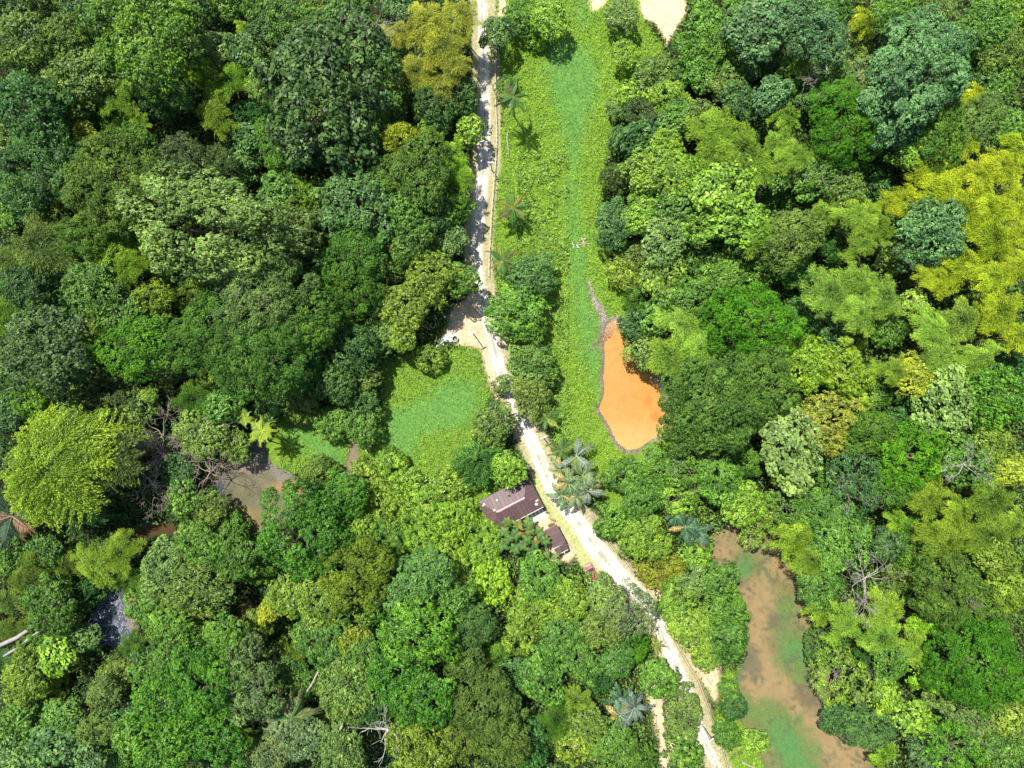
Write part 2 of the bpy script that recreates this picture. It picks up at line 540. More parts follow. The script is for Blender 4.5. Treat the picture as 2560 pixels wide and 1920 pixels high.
def zones(pts):
    """soft weights of the ground kinds at photo pixels"""
    wx = (fbm(pts[:, 0] / 22, pts[:, 1] / 22) - 0.5) * 34
    wy = (fbm(pts[:, 0] / 22 + 40, pts[:, 1] / 22 + 9) - 0.5) * 34
    q = pts + np.stack([wx, wy], 1)
    q2 = pts + np.stack([wx, wy], 1) * 0.45
    z = {}
    z['meadow'] = np.maximum.reduce([smooth(sdist(q, MEADOW), -6, 8), smooth(sdist(q, LMEADOW), -8, 8), smooth(sdist(q, LRMEADOW), -6, 6)])
    z['teal'] = np.maximum.reduce([smooth(sdist(q, t), -22, 30) for t in TEAL])
    z['sand'] = np.maximum.reduce([smooth(sdist(q2, t), -4, 5) for t in SAND])
    z['dirt'] = np.maximum.reduce([smooth(sdist(q2, t), -6, 8) for t in DIRT])
    z['yard'] = smooth(sdist(q2, GRASSYARD), -4, 6)
    rd, hw, sd = road_dist(q2 * 0.4 + pts * 0.6)
    z['verge'] = smooth(hw + 20 + 8 * (sd > 0) - rd, -3, 6)
    z['road'] = smooth(hw + 1 - rd, -2, 2)
    z['silt'] = np.maximum(smooth(sdist(q2, STREAM), -4, 5), smooth(sdist(q2, POND_O), -8, 0))
    z['water'] = np.maximum.reduce([smooth(sdist(q2 if i else pts * 0.7 + q2 * 0.3, t), -1, 8) for i, t in enumerate([POND_O, POND_R, POND_L, POND_F] + CREEK)])
    return z

# ------------------------------------------------------------------ ground sheet
def build_ground():
    gx = np.arange(-150, 150.01, 0.55); gy = np.arange(-120, 120.01, 0.55)
    X, Y = np.meshgrid(gx, gy)
    nx, ny = len(gx), len(gy)
    pts = np.stack([X.ravel() / S + 1280, 960 - Y.ravel() / S], 1)
    z = zones(pts)
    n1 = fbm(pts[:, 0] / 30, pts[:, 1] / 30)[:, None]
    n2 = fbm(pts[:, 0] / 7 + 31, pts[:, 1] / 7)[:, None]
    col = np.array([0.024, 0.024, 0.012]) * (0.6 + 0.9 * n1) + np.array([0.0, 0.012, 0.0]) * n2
    def put(w, c):
        nonlocal col
        col = col * (1 - w[:, None]) + np.asarray(c) * w[:, None]
    put(z['meadow'], np.array([0.120, 0.200, 0.022]) * (0.55 + 0.9 * n2))
    put(z['teal'] * 0.95, np.array([0.095, 0.210, 0.042]) * (0.7 + 0.6 * n2))
    put(z['verge'] * (1 - 0.5 * z['teal']), np.array([0.31, 0.28, 0.15]) * (0.75 + 0.5 * n2))
    put(z['yard'], np.array([0.33, 0.35, 0.14]) * (0.75 + 0.5 * n2))
    put(z['dirt'], np.array([0.50, 0.38, 0.24]) * (0.65 + 0.7 * n2))
    put(z['sand'], np.array([0.60, 0.46, 0.28]) * (0.65 + 0.6 * n2))
    put(z['silt'], np.array([0.17, 0.14, 0.105]) * (0.45 + 1.1 * n2))
    put(z['road'], np.array([0.42, 0.37, 0.27]) * (0.9 + 0.2 * n2))
    hgt = (fbm(pts[:, 0] / 60 + 7, pts[:, 1] / 60) - 0.5) * 0.25 + (n2[:, 0] - 0.5) * 0.10
    flat = np.maximum.reduce([z['road'], z['verge'] * 0.8, z['dirt'] * 0.7, z['yard'] * 0.8])
    hgt = hgt * (1 - flat) - 0.06 * z['road']
    hgt = hgt * (1 - z['water']) - 0.62 * z['water']
    hgt = hgt * (1 - 0.6 * z['silt']) + 0.05 * z['silt'] * (1 - z['water'])
    v = np.stack([X.ravel(), Y.ravel(), hgt], 1)
    idx = np.arange(nx * ny).reshape(ny, nx)
    f = np.stack([idx[:-1, :-1], idx[:-1, 1:], idx[1:, 1:], idx[1:, :-1]], -1).reshape(-1, 4)
    # skirt to the horizon
    rim = np.concatenate([idx[0, :-1], idx[:-1, -1], idx[-1, :0:-1], idx[:0:-1, 0]])
    rv = v[rim].copy(); dirr = rv / np.linalg.norm(rv[:, :2], axis=1)[:, None]
    far = np.stack([dirr[:, 0] * 2200, dirr[:, 1] * 2200, np.zeros(len(rim))], 1)
    n0 = len(v)
    v = np.concatenate([v, far]); col = np.concatenate([col, np.tile([[0.04, 0.07, 0.02]], (len(rim), 1))])
    k = np.arange(len(rim)); k2 = (k + 1) % len(rim)
    f2 = np.stack([rim[k], n0 + k, n0 + k2, rim[k2]], 1)
    m, nt, out = newmat('soil')
    a = N(nt, 'ShaderNodeAttribute', attribute_name='col')
    tc = N(nt, 'ShaderNodeTexCoord')
    nz = N(nt, 'ShaderNodeTexNoise'); nz.inputs['Scale'].default_value = 2.2; nz.inputs['Detail'].default_value = 8; nz.inputs['Roughness'].default_value = 0.7
    nt.links.new(tc.outputs['Object'], nz.inputs['Vector'])
    mr = N(nt, 'ShaderNodeMapRange'); mr.inputs[1].default_value = 0.3; mr.inputs[2].default_value = 0.7; mr.inputs[3].default_value = 0.55; mr.inputs[4].default_value = 1.35
    nt.links.new(nz.outputs['Fac'], mr.inputs[0])
    h = N(nt, 'ShaderNodeHueSaturation'); nt.links.new(a.outputs['Color'], h.inputs['Color']); nt.links.new(mr.outputs[0], h.inputs['Value'])
    p = N(nt, 'ShaderNodeBsdfPrincipled'); p.inputs['Roughness'].default_value = 0.95; p.inputs['Specular IOR Level'].default_value = 0.1
    nt.links.new(h.outputs[0], p.inputs['Base Color'])
    b = N(nt, 'ShaderNodeBump'); b.inputs['Strength'].default_value = 0.6; b.inputs['Distance'].default_value = 0.15
    nt.links.new(nz.outputs['Fac'], b.inputs['Height']); nt.links.new(b.outputs[0], p.inputs['Normal'])
    nt.links.new(p.outputs[0], out.inputs['Surface'])
    me = mesh_np('ground', v, [f, f2], m, {'col': col}, smooth=True)
    o = link(bpy.data.objects.new('ground', me))
    tag(o, 'forest floor, meadow soil and pond beds', kind='structure')
build_ground()

# ------------------------------------------------------------------ road
def build_road():
    # resample the centre line smoothly
    seg = np.linalg.norm(np.diff(ROAD, axis=0), axis=1); cum = np.concatenate([[0], np.cumsum(seg)])
    t = np.arange(0, cum[-1], 4.0)
    px = np.interp(t, cum, ROAD[:, 0]); py = np.interp(t, cum, ROAD[:, 1]); w = np.interp(t, cum, ROADW)
    ker = np.ones(9) / 9
    px = np.convolve(np.pad(px, 4, 'edge'), ker, 'valid'); py = np.convolve(np.pad(py, 4, 'edge'), ker, 'valid'); w = np.convolve(np.pad(w, 4, 'edge'), ker, 'valid')
    dx = np.gradient(px); dy = np.gradient(py); l = np.hypot(dx, dy); nx_, ny_ = -dy / l, dx / l
    K = 15
    u = np.linspace(-1, 1, K)
    v = []; uvc = []
    for i in range(len(t)):
        jl = (fbm(np.array([t[i] / 9.0]), np.array([1.0]))[0] - 0.5) * 7 + rng.normal(0, 0.7)
        jr = (fbm(np.array([t[i] / 9.0]), np.array([9.0]))[0] - 0.5) * 7 + rng.normal(0, 0.7)
        for k in range(K):
            e = w[i] * u[k] + (jr if k == K - 1 else 0) + (jl if k == 0 else 0) + (jr * .5 if k == K - 2 else 0) + (jl * .5 if k == 1 else 0)
            X, Y = wp(px[i] + nx_[i] * e, py[i] + ny_[i] * e)
            crown = 0.05 * (1 - u[k] ** 2) - 0.03 * (abs(abs(u[k]) - 0.5) < 0.12) + 0.012 * rng.normal()
            v.append((X, Y, 0.0 + crown if 0 < k < K - 1 else -0.035))
            uvc.append(u[k])
    v = np.array(v)
    idx = np.arange(len(t) * K).reshape(len(t), K)
    f = np.stack([idx[:-1, :-1], idx[1:, :-1], idx[1:, 1:], idx[:-1, 1:]], -1).reshape(-1, 4)
    m, nt, out = newmat('white_gravel')
    a = N(nt, 'ShaderNodeAttribute', attribute_name='across')
    tc = N(nt, 'ShaderNodeTexCoord')
    nz = N(nt, 'ShaderNodeTexNoise'); nz.inputs['Scale'].default_value = 0.35; nz.inputs['Detail'].default_value = 8; nz.inputs['Roughness'].default_value = 0.65
    nt.links.new(tc.outputs['Object'], nz.inputs['Vector'])
    nz2 = N(nt, 'ShaderNodeTexNoise'); nz2.inputs['Scale'].default_value = 4.0; nz2.inputs['Detail'].default_value = 6
    nt.links.new(tc.outputs['Object'], nz2.inputs['Vector'])
    ab = mathn(nt, 'ABSOLUTE', a.outputs['Fac'])
    strip = mathn(nt, 'SUBTRACT', 1.0, mathn(nt, 'MULTIPLY', ab, 3.4), True)       # grassy / grey middle strip
    edge = mathn(nt, 'MULTIPLY', mathn(nt, 'SUBTRACT', ab, 0.72), 3.0, True)
    r1 = N(nt, 'ShaderNodeMapRange'); r1.inputs[1].default_value = 0.44; r1.inputs[2].default_value = 0.58; nt.links.new(nz.outputs['Fac'], r1.inputs[0])
    c = mixc(nt, r1.outputs[0], (0.54, 0.50, 0.43), (0.37, 0.34, 0.285))
    c = mixc(nt, mathn(nt, 'MULTIPLY', strip, mathn(nt, 'ADD', r1.outputs[0], .25), True), c, (0.24, 0.26, 0.20))
    r2 = N(nt, 'ShaderNodeMapRange'); r2.inputs[1].default_value = 0.45; r2.inputs[2].default_value = 0.7; nt.links.new(nz2.outputs['Fac'], r2.inputs[0])
    c = mixc(nt, mathn(nt, 'MULTIPLY', edge, mathn(nt, 'ADD', r2.outputs[0], 0.3)), c, (0.36, 0.31, 0.21))
    c = mixc(nt, mathn(nt, 'MULTIPLY', r2.outputs[0], 0.5), c, (0.38, 0.34, 0.27))
    p = N(nt, 'ShaderNodeBsdfPrincipled'); p.inputs['Roughness'].default_value = 0.95; p.inputs['Specular IOR Level'].default_value = 0.1
    nt.links.new(c, p.inputs['Base Color'])
    b = N(nt, 'ShaderNodeBump'); b.inputs['Strength'].default_value = 0.4; b.inputs['Distance'].default_value = 0.06
    nt.links.new(nz2.outputs['Fac'], b.inputs['Height']); nt.links.new(b.outputs[0], p.inputs['Normal'])
    nt.links.new(p.outputs[0], out.inputs['Surface'])
    me = mesh_np('dirt_road', v, f, m, {'across': np.array(uvc)}, smooth=True)
    tag(link(bpy.data.objects.new('dirt_road', me)), 'white gravel track winding down the valley', kind='structure')
build_road()

# ------------------------------------------------------------------ water
def water_mat():
    m, nt, out = newmat('muddy_water')
    a = N(nt, 'ShaderNodeAttribute', attribute_name='col')
    tc = N(nt, 'ShaderNodeTexCoord')
    nz = N(nt, 'ShaderNodeTexNoise'); nz.inputs['Scale'].default_value = 0.8; nz.inputs['Detail'].default_value = 7
    nt.links.new(tc.outputs['Object'], nz.inputs['Vector'])
    mr = N(nt, 'ShaderNodeMapRange'); mr.inputs[1].default_value = 0.3; mr.inputs[2].default_value = 0.7; mr.inputs[3].default_value = 0.93; mr.inputs[4].default_value = 1.06
    nt.links.new(nz.outputs['Fac'], mr.inputs[0])
    h = N(nt, 'ShaderNodeHueSaturation'); nt.links.new(a.outputs['Color'], h.inputs['Color']); nt.links.new(mr.outputs[0], h.inputs['Value'])
    p = N(nt, 'ShaderNodeBsdfPrincipled'); p.inputs['Roughness'].default_value = 0.08; p.inputs['IOR'].default_value = 1.33
    nt.links.new(h.outputs[0], p.inputs['Base Color'])
    nt.links.new(p.outputs[0], out.inputs['Surface'])
    return m
M_WATER = water_mat()

def build_water(name, label, poly, colfn, z=-0.16, step=0.35):
    lo = poly.min(0) - 22; hi = poly.max(0) + 22
    gx = np.arange(lo[0], hi[0], step / S); gy = np.arange(lo[1], hi[1], step / S)
    X, Y = np.meshgrid(gx, gy)
    pts = np.stack([X.ravel(), Y.ravel()], 1)
    d = sdist(pts, poly)
    keep = (d > -18).reshape(X.shape)
    col = colfn(pts, d)
    wx, wy = wp(pts[:, 0], pts[:, 1])
    v = np.stack([wx, wy, np.full(len(pts), z)], 1)
    idx = np.arange(len(pts)).reshape(X.shape)
    f = np.stack([idx[:-1, :-1], idx[1:, :-1], idx[1:, 1:], idx[:-1, 1:]], -1).reshape(-1, 4)
    fk = (keep[:-1, :-1] & keep[1:, :-1] & keep[1:, 1:] & keep[:-1, 1:]).ravel()
    f = f[fk]
    used = np.unique(f); mp = np.zeros(len(v), int); mp[used] = np.arange(len(used))
    me = mesh_np(name, v[used], mp[f], M_WATER, {'col': col[used]}, smooth=True)
    tag(link(bpy.data.objects.new(name, me)), label, kind='structure')

def c_orange(pts, d):
    n = fbm(pts[:, 0] / 26, pts[:, 1] / 26)[:, None]
    c = np.array([0.37, 0.175, 0.040]) * (1 - n) + np.array([0.40, 0.215, 0.068]) * n
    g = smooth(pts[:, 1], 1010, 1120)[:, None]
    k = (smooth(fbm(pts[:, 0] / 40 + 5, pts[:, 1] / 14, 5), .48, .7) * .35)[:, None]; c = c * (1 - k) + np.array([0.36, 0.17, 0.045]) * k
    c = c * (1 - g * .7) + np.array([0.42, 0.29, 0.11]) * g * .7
    n2 = fbm(pts[:, 0] / 8, pts[:, 1] / 8)
    for (x, y, r) in ((1568, 912, 9), (1595, 920, 8), (1622, 1000, 12), (1638, 1042, 12), (1560, 890, 5), (1650, 1052, 8), (1600, 940, 8)):
        w = smooth(-np.hypot(pts[:, 0] - x, pts[:, 1] - y) + r * (0.3 + 1.4 * n2), -3, 4)[:, None]
        c = c * (1 - w * .7) + np.array([0.42, 0.14, 0.03]) * w * .7
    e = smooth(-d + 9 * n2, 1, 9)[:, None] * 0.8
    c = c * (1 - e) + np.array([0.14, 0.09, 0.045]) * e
    return c
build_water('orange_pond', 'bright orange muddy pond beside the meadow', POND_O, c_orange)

def ell(pts, x, y, rx, ry, a, n, soft=0.55):
    c, s = cos(a), sin(a)
    dx = pts[:, 0] - x; dy = pts[:, 1] - y
    u = (dx * c + dy * s) / rx; v = (-dx * s + dy * c) / ry
    return smooth(1.0 - np.sqrt(u * u + v * v) + (n - 0.5) * 1.3, -soft, soft)[:, None]

def c_right(pts, d):
    n = fbm(pts[:, 0] / 22, pts[:, 1] / 22, 6); n2 = fbm(pts[:, 0] / 9 + 11, pts[:, 1] / 9, 5); n3 = fbm(pts[:, 0] / 60 + 3, pts[:, 1] / 60)
    c = np.array([0.150, 0.125, 0.055]) * (0.8 + 0.5 * n[:, None])
    def put(w, k):
        nonlocal c
        c = c * (1 - w) + np.array(k) * w
    for e in ((1800, 1385, 34, 30, 0), (1882, 1500, 44, 60, .2), (1890, 1575, 38, 60, 0), (1913, 1665, 32, 55, -.25), (1880, 1735, 50, 34, .5), (1960, 1715, 70, 34, .55),
              (2010, 1790, 40, 60, -.6), (2070, 1850, 50, 60, -.6), (2120, 1900, 60, 60, 0), (1815, 1340, 20, 20, 0), (1960, 1420, 40, 25, .6), (2030, 1580, 25, 40, 0)):
        put(ell(pts, *e, n) * 0.95, (0.215, 0.152, 0.070))
    for e in ((1830, 1440, 40, 30, 0), (1880, 1660, 26, 40, 0), (2050, 1570, 26, 50, 0), (1950, 1560, 30, 30, 0), (2020, 1740, 30, 50, -.6), (1835, 1690, 22, 60, 0)):
        put(ell(pts, *e, n2, .5) * 0.7, (0.085, 0.080, 0.048))
    for e in ((1866, 1412, 34, 34, 0), (1985, 1625, 50, 62, -.3), (2000, 1690, 30, 26, 0), (1990, 1890, 60, 90, -.5), (1950, 1830, 50, 50, 0), (1970, 1520, 26, 40, 0), (1920, 1780, 60, 30, .3), (1870, 1780, 26, 50, -.5), (2100, 1610, 30, 60, 0)):
        put(ell(pts, *e, n, .5) * 0.85, (0.090, 0.135, 0.038))
    for e in ((1862, 1418, 18, 26, 0), (1990, 1632, 30, 36, -.4), (1975, 1878, 34, 90, -.55), (1838, 1680, 12, 40, 0)):
        put(ell(pts, *e, n2, .5) * 0.8, (0.06, 0.16, 0.045))
    sp = smooth(n2, 0.52, 0.62)[:, None] * smooth(n3, .3, .55)[:, None] * .75
    put(sp, (0.085, 0.085, 0.045))
    e = smooth(-d, -22, -2)[:, None] * smooth(n, .35, .55)[:, None] * .8
    put(e, (0.085, 0.10, 0.035))
    return c
build_water('swamp', 'muddy brown swamp with green weed in the lower right', POND_R, c_right)

def c_left(pts, d):
    n = fbm(pts[:, 0] / 24, pts[:, 1] / 24); n2 = fbm(pts[:, 0] / 9 + 11, pts[:, 1] / 9)
    c = np.tile(np.array([[0.115, 0.105, 0.060]]), (len(pts), 1)) * (0.8 + 0.4 * n[:, None])
    for e, k in (((745, 1215, 60, 16, 0), (0.26, 0.15, 0.07)), ((580, 1300, 70, 30, 0), (0.17,0.13,0.05)), ((620, 1160, 26, 26, 0), (0.19,0.15,0.10)),
                 ((520, 1230, 40, 50, 0), (0.05,0.065,0.08)), ((880, 1170, 20, 60, 0), (0.17, 0.13, 0.09)), ((640, 1110, 40, 40, 0), (0.09, 0.09, 0.09)), ((700, 1180, 40, 20, .3), (0.16, 0.14, 0.12))):
        w = ell(pts, *e, n) * .9
        c = c * (1 - w) + np.array(k) * w
    return c
build_water('grey_pond', 'murky grey pond between the trees on the left', POND_L, c_left)
def c_foam(pts, d):
    n = fbm(pts[:, 0] / 14, pts[:, 1] / 14)
    c = np.tile(np.array([[0.050, 0.058, 0.070]]), (len(pts), 1)) * (0.8 + 0.4 * n[:, None])
    w = ell(pts, 330, 1530, 16, 50, 0, n) * .9
    return c * (1 - w) + np.array([0.20, 0.13, 0.07]) * w
build_water('foam_pond', 'dark pond covered in white foam at the lower left', POND_F, c_foam)
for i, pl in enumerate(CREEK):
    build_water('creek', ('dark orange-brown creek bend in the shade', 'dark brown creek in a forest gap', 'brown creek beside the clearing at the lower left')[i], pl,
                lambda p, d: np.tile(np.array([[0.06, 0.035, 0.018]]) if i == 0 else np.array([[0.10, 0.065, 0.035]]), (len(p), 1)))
# ------------------------------------------------------------------ plants: shared crown meshes by kind and size
COL = {
 'dg': (.030, .072, .018), 'dg2': (.028, .080, .022), 'mg': (.058, .125, .024), 'mg2': (.050, .112, .022), 'mg3': (.072, .150, .026),
 'sg': (.042, .125, .010), 'sg2': (.058, .145, .014), 'sg3': (.060, .165, .010), 'gg': (.095, .135, .050), 'gg2': (.080, .125, .036),
 'gd': (.046, .075, .034), 'gd2': (.048, .092, .034), 'gd3': (.064, .120, .030), 'gd4': (.085, .120, .036), 'gp': (.090, .135, .068),
 'pg': (.120, .185, .060), 'pg2': (.120, .180, .062), 'bg': (.042, .095, .034), 'bg2': (.058, .118, .046), 'bt': (.064, .130, .058), 'bt2': (.076, .155, .048),
 'bg1': (.125, .175, .035), 'yg': (.112, .172, .028), 'yg2': (.130, .175, .018), 'lg': (.118, .205, .030), 'lg2': (.110, .185, .030), 'lb': (.120, .240, .012), 'lb2': (.090, .190, .012),
 'og': (.155, .190, .024), 'og2': (.120, .125, .038), 'og3': (.145, .165, .030), 'og4': (.150, .160, .028), 'ol': (.092, .115, .028), 'ol2': (.080, .115, .026), 'ol3': (.110, .150, .026),
 'yb': (.195, .245, .022), 'gb': (.225, .235, .060), 'ob': (.145, .210, .050), 'bm': (.125, .200, .036), 'yt': (.072, .145, .022), 'yf': (.125, .205, .026), 'of': (.062, .090, .020),
 'dgf': (.055, .140, .028), 'mo': (.130, .150, .030), 'yl': (.170, .230, .024), 'pan': (.150, .200, .050),
}
YOUNG = {'yt': 1.0, 'yf': .5, 'bt': .15, 'gg': .3, 'pg': .25, 'og': .6, 'ol2': .5, 'ol3': .6, 'og3': .6, 'sg': .2, 'gg2': .5, 'yg': .45, 'mg': .35, 'mg3': .35, 'lg': .4}

for _k, _v in list(COL.items()):
    r_, g_, b_ = _v
    if _k not in ('yb', 'gb', 'og', 'mo', 'og4'):
        if r_ > .68 * g_: r_ = .68 * g_; g_ *= 1.08
    if _k not in ('bt', 'gp', 'pg', 'pg2'): b_ *= .95
    COL[_k] = (r_, g_, b_)
SIZES = {'S': 3.4, 'M': 5.6, 'L': 9.6}
def mk(kind, size, seed):
    R = SIZES[size]
    nm = 'crown'
    if kind == 'R':
        return crown_lobed(seed, R, .66, (.55 + .045 * R, 1.35 + .130 * R), .48, .46, .52, 2.7, amp=.17, mat=M_LEAF, name=nm)
    if kind == 'F':
        return crown_lobed(seed, R, .60, (.5 + .04 * R, 1.05 + .11 * R), .36, .34, .50, 2.2, amp=.13, mat=M_SOFT, name=nm)
    if kind == 'B':
        return crown_lobed(seed, R, .52, (.7 + .05 * R, 1.1 + .10 * R), .55, .62, .60, 2.4, amp=.18, mat=M_GLOSSY, updir=.75, name=nm)
    if kind == 'S':
        return crown_lobed(seed, R, .50, (.55, 1.15), .42, .52, .34, 2.5, zmin=.0, amp=.13, mat=M_LEAF, name=nm)
    if kind == 'W' or 'twigs' in label:
        return crown_lobed(seed, R, .52, (.6, 1.2), .45, .38, .45, 1.25, amp=.12, keep=.8, mat=M_LEAF, name=nm)
    if kind == 'M':
        return crown_spray(seed, R, .50, int(9 + R * 2.6), .115 * R, .62, .085, int(230 * R * R), M_SOFT, name=nm)
    if kind == 'C':
        return crown_spray(seed, R, .42, 64, .10 * R, .40, .12, 52000, M_LEAF, brush=True, name=nm) if R > 8 else crown_spray(seed, R, .42, 20, .13 * R, .55, .16, 9000, M_LEAF, brush=True, name=nm)

CACHE = {}
VARS = {'R': (3, 4, 3), 'F': (2, 2, 3), 'B': (2, 3, 2), 'S': (2, 3, 1), 'W': (1, 2, 1), 'M': (3, 3, 1), 'C': (1, 1, 2)}
def crown_data(kind, R, i):
    if kind == 'C': size = 'L' if R > 8 else 'M'
    elif kind == 'M': size = 'S' if R < 4.3 else 'M'
    else: size = 'S' if R < 4.4 else ('M' if R < 7.3 else 'L')
    v = i % VARS[kind]['SML'.index(size)]
    key = (kind, size, v)
    if key not in CACHE:
        seed = 100 * 'RFBSWMC'.index(kind) + 10 * 'SML'.index(size) + v + 1
        CACHE[key] = (mk(kind, size, seed), SIZES[size])
    return CACHE[key]

TRUNKS = {}
def trunk_data(kind, R, h, i):
    Rq = round(R / 1.5) * 1.5 + .01; hq = max(2, round(h / 2) * 2)
    key = (kind == 'M', Rq, hq)
    if key not in TRUNKS:
        TRUNKS[key] = culm_mesh(i, Rq, hq) if kind == 'M' else trunk_mesh(i, Rq, hq, 6)
    return TRUNKS[key], hq

NAMES = {'R': ('broadleaf_tree', 'tree', 'broadleaf trees of the jungle'), 'F': ('fine_leaved_tree', 'tree', 'fine-leaved domed trees'),
         'B': ('bigleaf_tree', 'tree', 'trees with large separate leaves'), 'S': ('scrub_bush', 'bush', 'scrub bushes on the open ground'),
         'W': ('twiggy_tree', 'tree', 'trees with dead white twigs'), 'M': ('bamboo', 'bamboo', 'bamboo plumes'),
         'C': ('feathery_tree', 'tree', 'feathery trees of the left edge'), 'D': ('dead_tree', 'dead tree', 'leafless dead trees')}
COUNT = {}

def dead_branches(seed, R, h, style):
    rnd = random.Random(seed)
    mb = MB()
    if style == 'dp':
        mb.tube([(0, 0, -.3), (.2, .1, h * .5), (0, .2, h * .8)], [.22, .17, .12], 6)
        for k in range(6):
            a = k * 1.05 + rnd.uniform(-.3, .3)
            branching(mb, rnd, Vector((0, .1, h * .7)), Vector((cos(a), sin(a), .35)), R * .55, .10, 5, .4, (2, 3), 3, .016, .8, .5)
    elif style == 'dw2':
        mb.tube([(0, 0, -.3), (0, .1, h * .5), (.1, .2, h * .72)], [.55, .42, .34], 9)
        for a, l in ((1.9, 1.0), (1.0, .9), (-.3, .8), (3.2, .9), (-1.7, .8)):
            branching(mb, rnd, Vector((.1, .2, h * .68)), Vector((cos(a), sin(a), .45)), R * .62 * l, .24, 3, .35, (2, 2), 6, .03, .6, .4)
    else:
        mb.tube([(0, 0, -.3), (.1, .1, h * .6), (0, 0, h * .85)], [.25, .2, .15], 7)
        for k in range(6):
            a = k * 1.05 + rnd.uniform(-.5, .5)
            branching(mb, rnd, Vector((0, 0, h * .82)), Vector((cos(a), sin(a), .3)), R * .60, .085, 4, .28, (2, 3), 4, .014, .55, .35)
    return mb

def place_plant(x, y, r, h, kind, col, label, i):
    cx, cyy = wp(x, y, h)
    if col == 'yb': r *= 1.2
    elif kind == 'M': r *= 1.12
    R = r * S * (CAMZ - h) / CAMZ * (1.08 if i < 500 and h > 9.5 else 1)
    nm, cat, grp = NAMES[kind]
    root = empty(nm, (cx, cyy, 0), 0)
    tag(root, label, cat, grp)
    COUNT[kind] = COUNT.get(kind, 0) + 1
    if kind == 'D':
        st = {'dp': 'dp', 'dw2': 'dw2'}.get(col, 'dw')
        mb = dead_branches(1000 + i, R, h, st)
        mb.build('trunk', M_DEADP if st == 'dp' else M_DEADW, root)
        return root
    me, Rm = crown_data(kind, R, i)
    k = R / Rm
    c = bpy.data.objects.new('crown', me)
    rot = random.uniform(0, 6.28)
    sx = random.uniform(.86, 1.16) * (1.03 if h > 9.5 else 1.0)
    q = .66 * R if kind in 'RF' else .5 * R
    c.location = (0, 0, max(0.1, h - q * .55))
    c.rotation_euler = (random.uniform(-.08, .08), random.uniform(-.08, .08), rot)
    zs = k * random.uniform(.85, 1.12)
    if kind in 'SR' and h - q * .55 < 1.0: zs = k * .8
    c.scale = (k * sx, k / sx, zs)
    b = COL[col]
    j = random.uniform(.9, 1.1)
    if h <= 9 or x > 1420: j *= 1.14      # low plants and right side: paler leaves, sunlit brightness partly painted in
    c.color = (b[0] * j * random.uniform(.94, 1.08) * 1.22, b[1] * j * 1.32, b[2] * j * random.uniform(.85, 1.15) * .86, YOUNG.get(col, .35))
    link(c, root)
    if h > 3.0:
        tm, hq = trunk_data(kind, R, h, i)
        t = bpy.data.objects.new('culms' if kind == 'M' else 'trunk', tm)
        t.scale = (1, 1, (h - q * .1) / hq * (.92 if kind != 'M' else .95))
        t.rotation_euler = (0, 0, random.uniform(0, 6.28))
        link(t, root)
    if kind == 'W' or 'twigs' in label:
        mb = MB(); rnd = random.Random(i)
        for a_ in range(5):
            a = a_ * 1.26 + rnd.uniform(-.4, .4)
            branching(mb, rnd, Vector((0, 0, h * .75)), Vector((cos(a), sin(a), .75)), R * .58, .045, 3, .4, (2, 3), 3, .012, .6, .35)
        mb.build('dead_branch', M_DEADW, root)
    return root

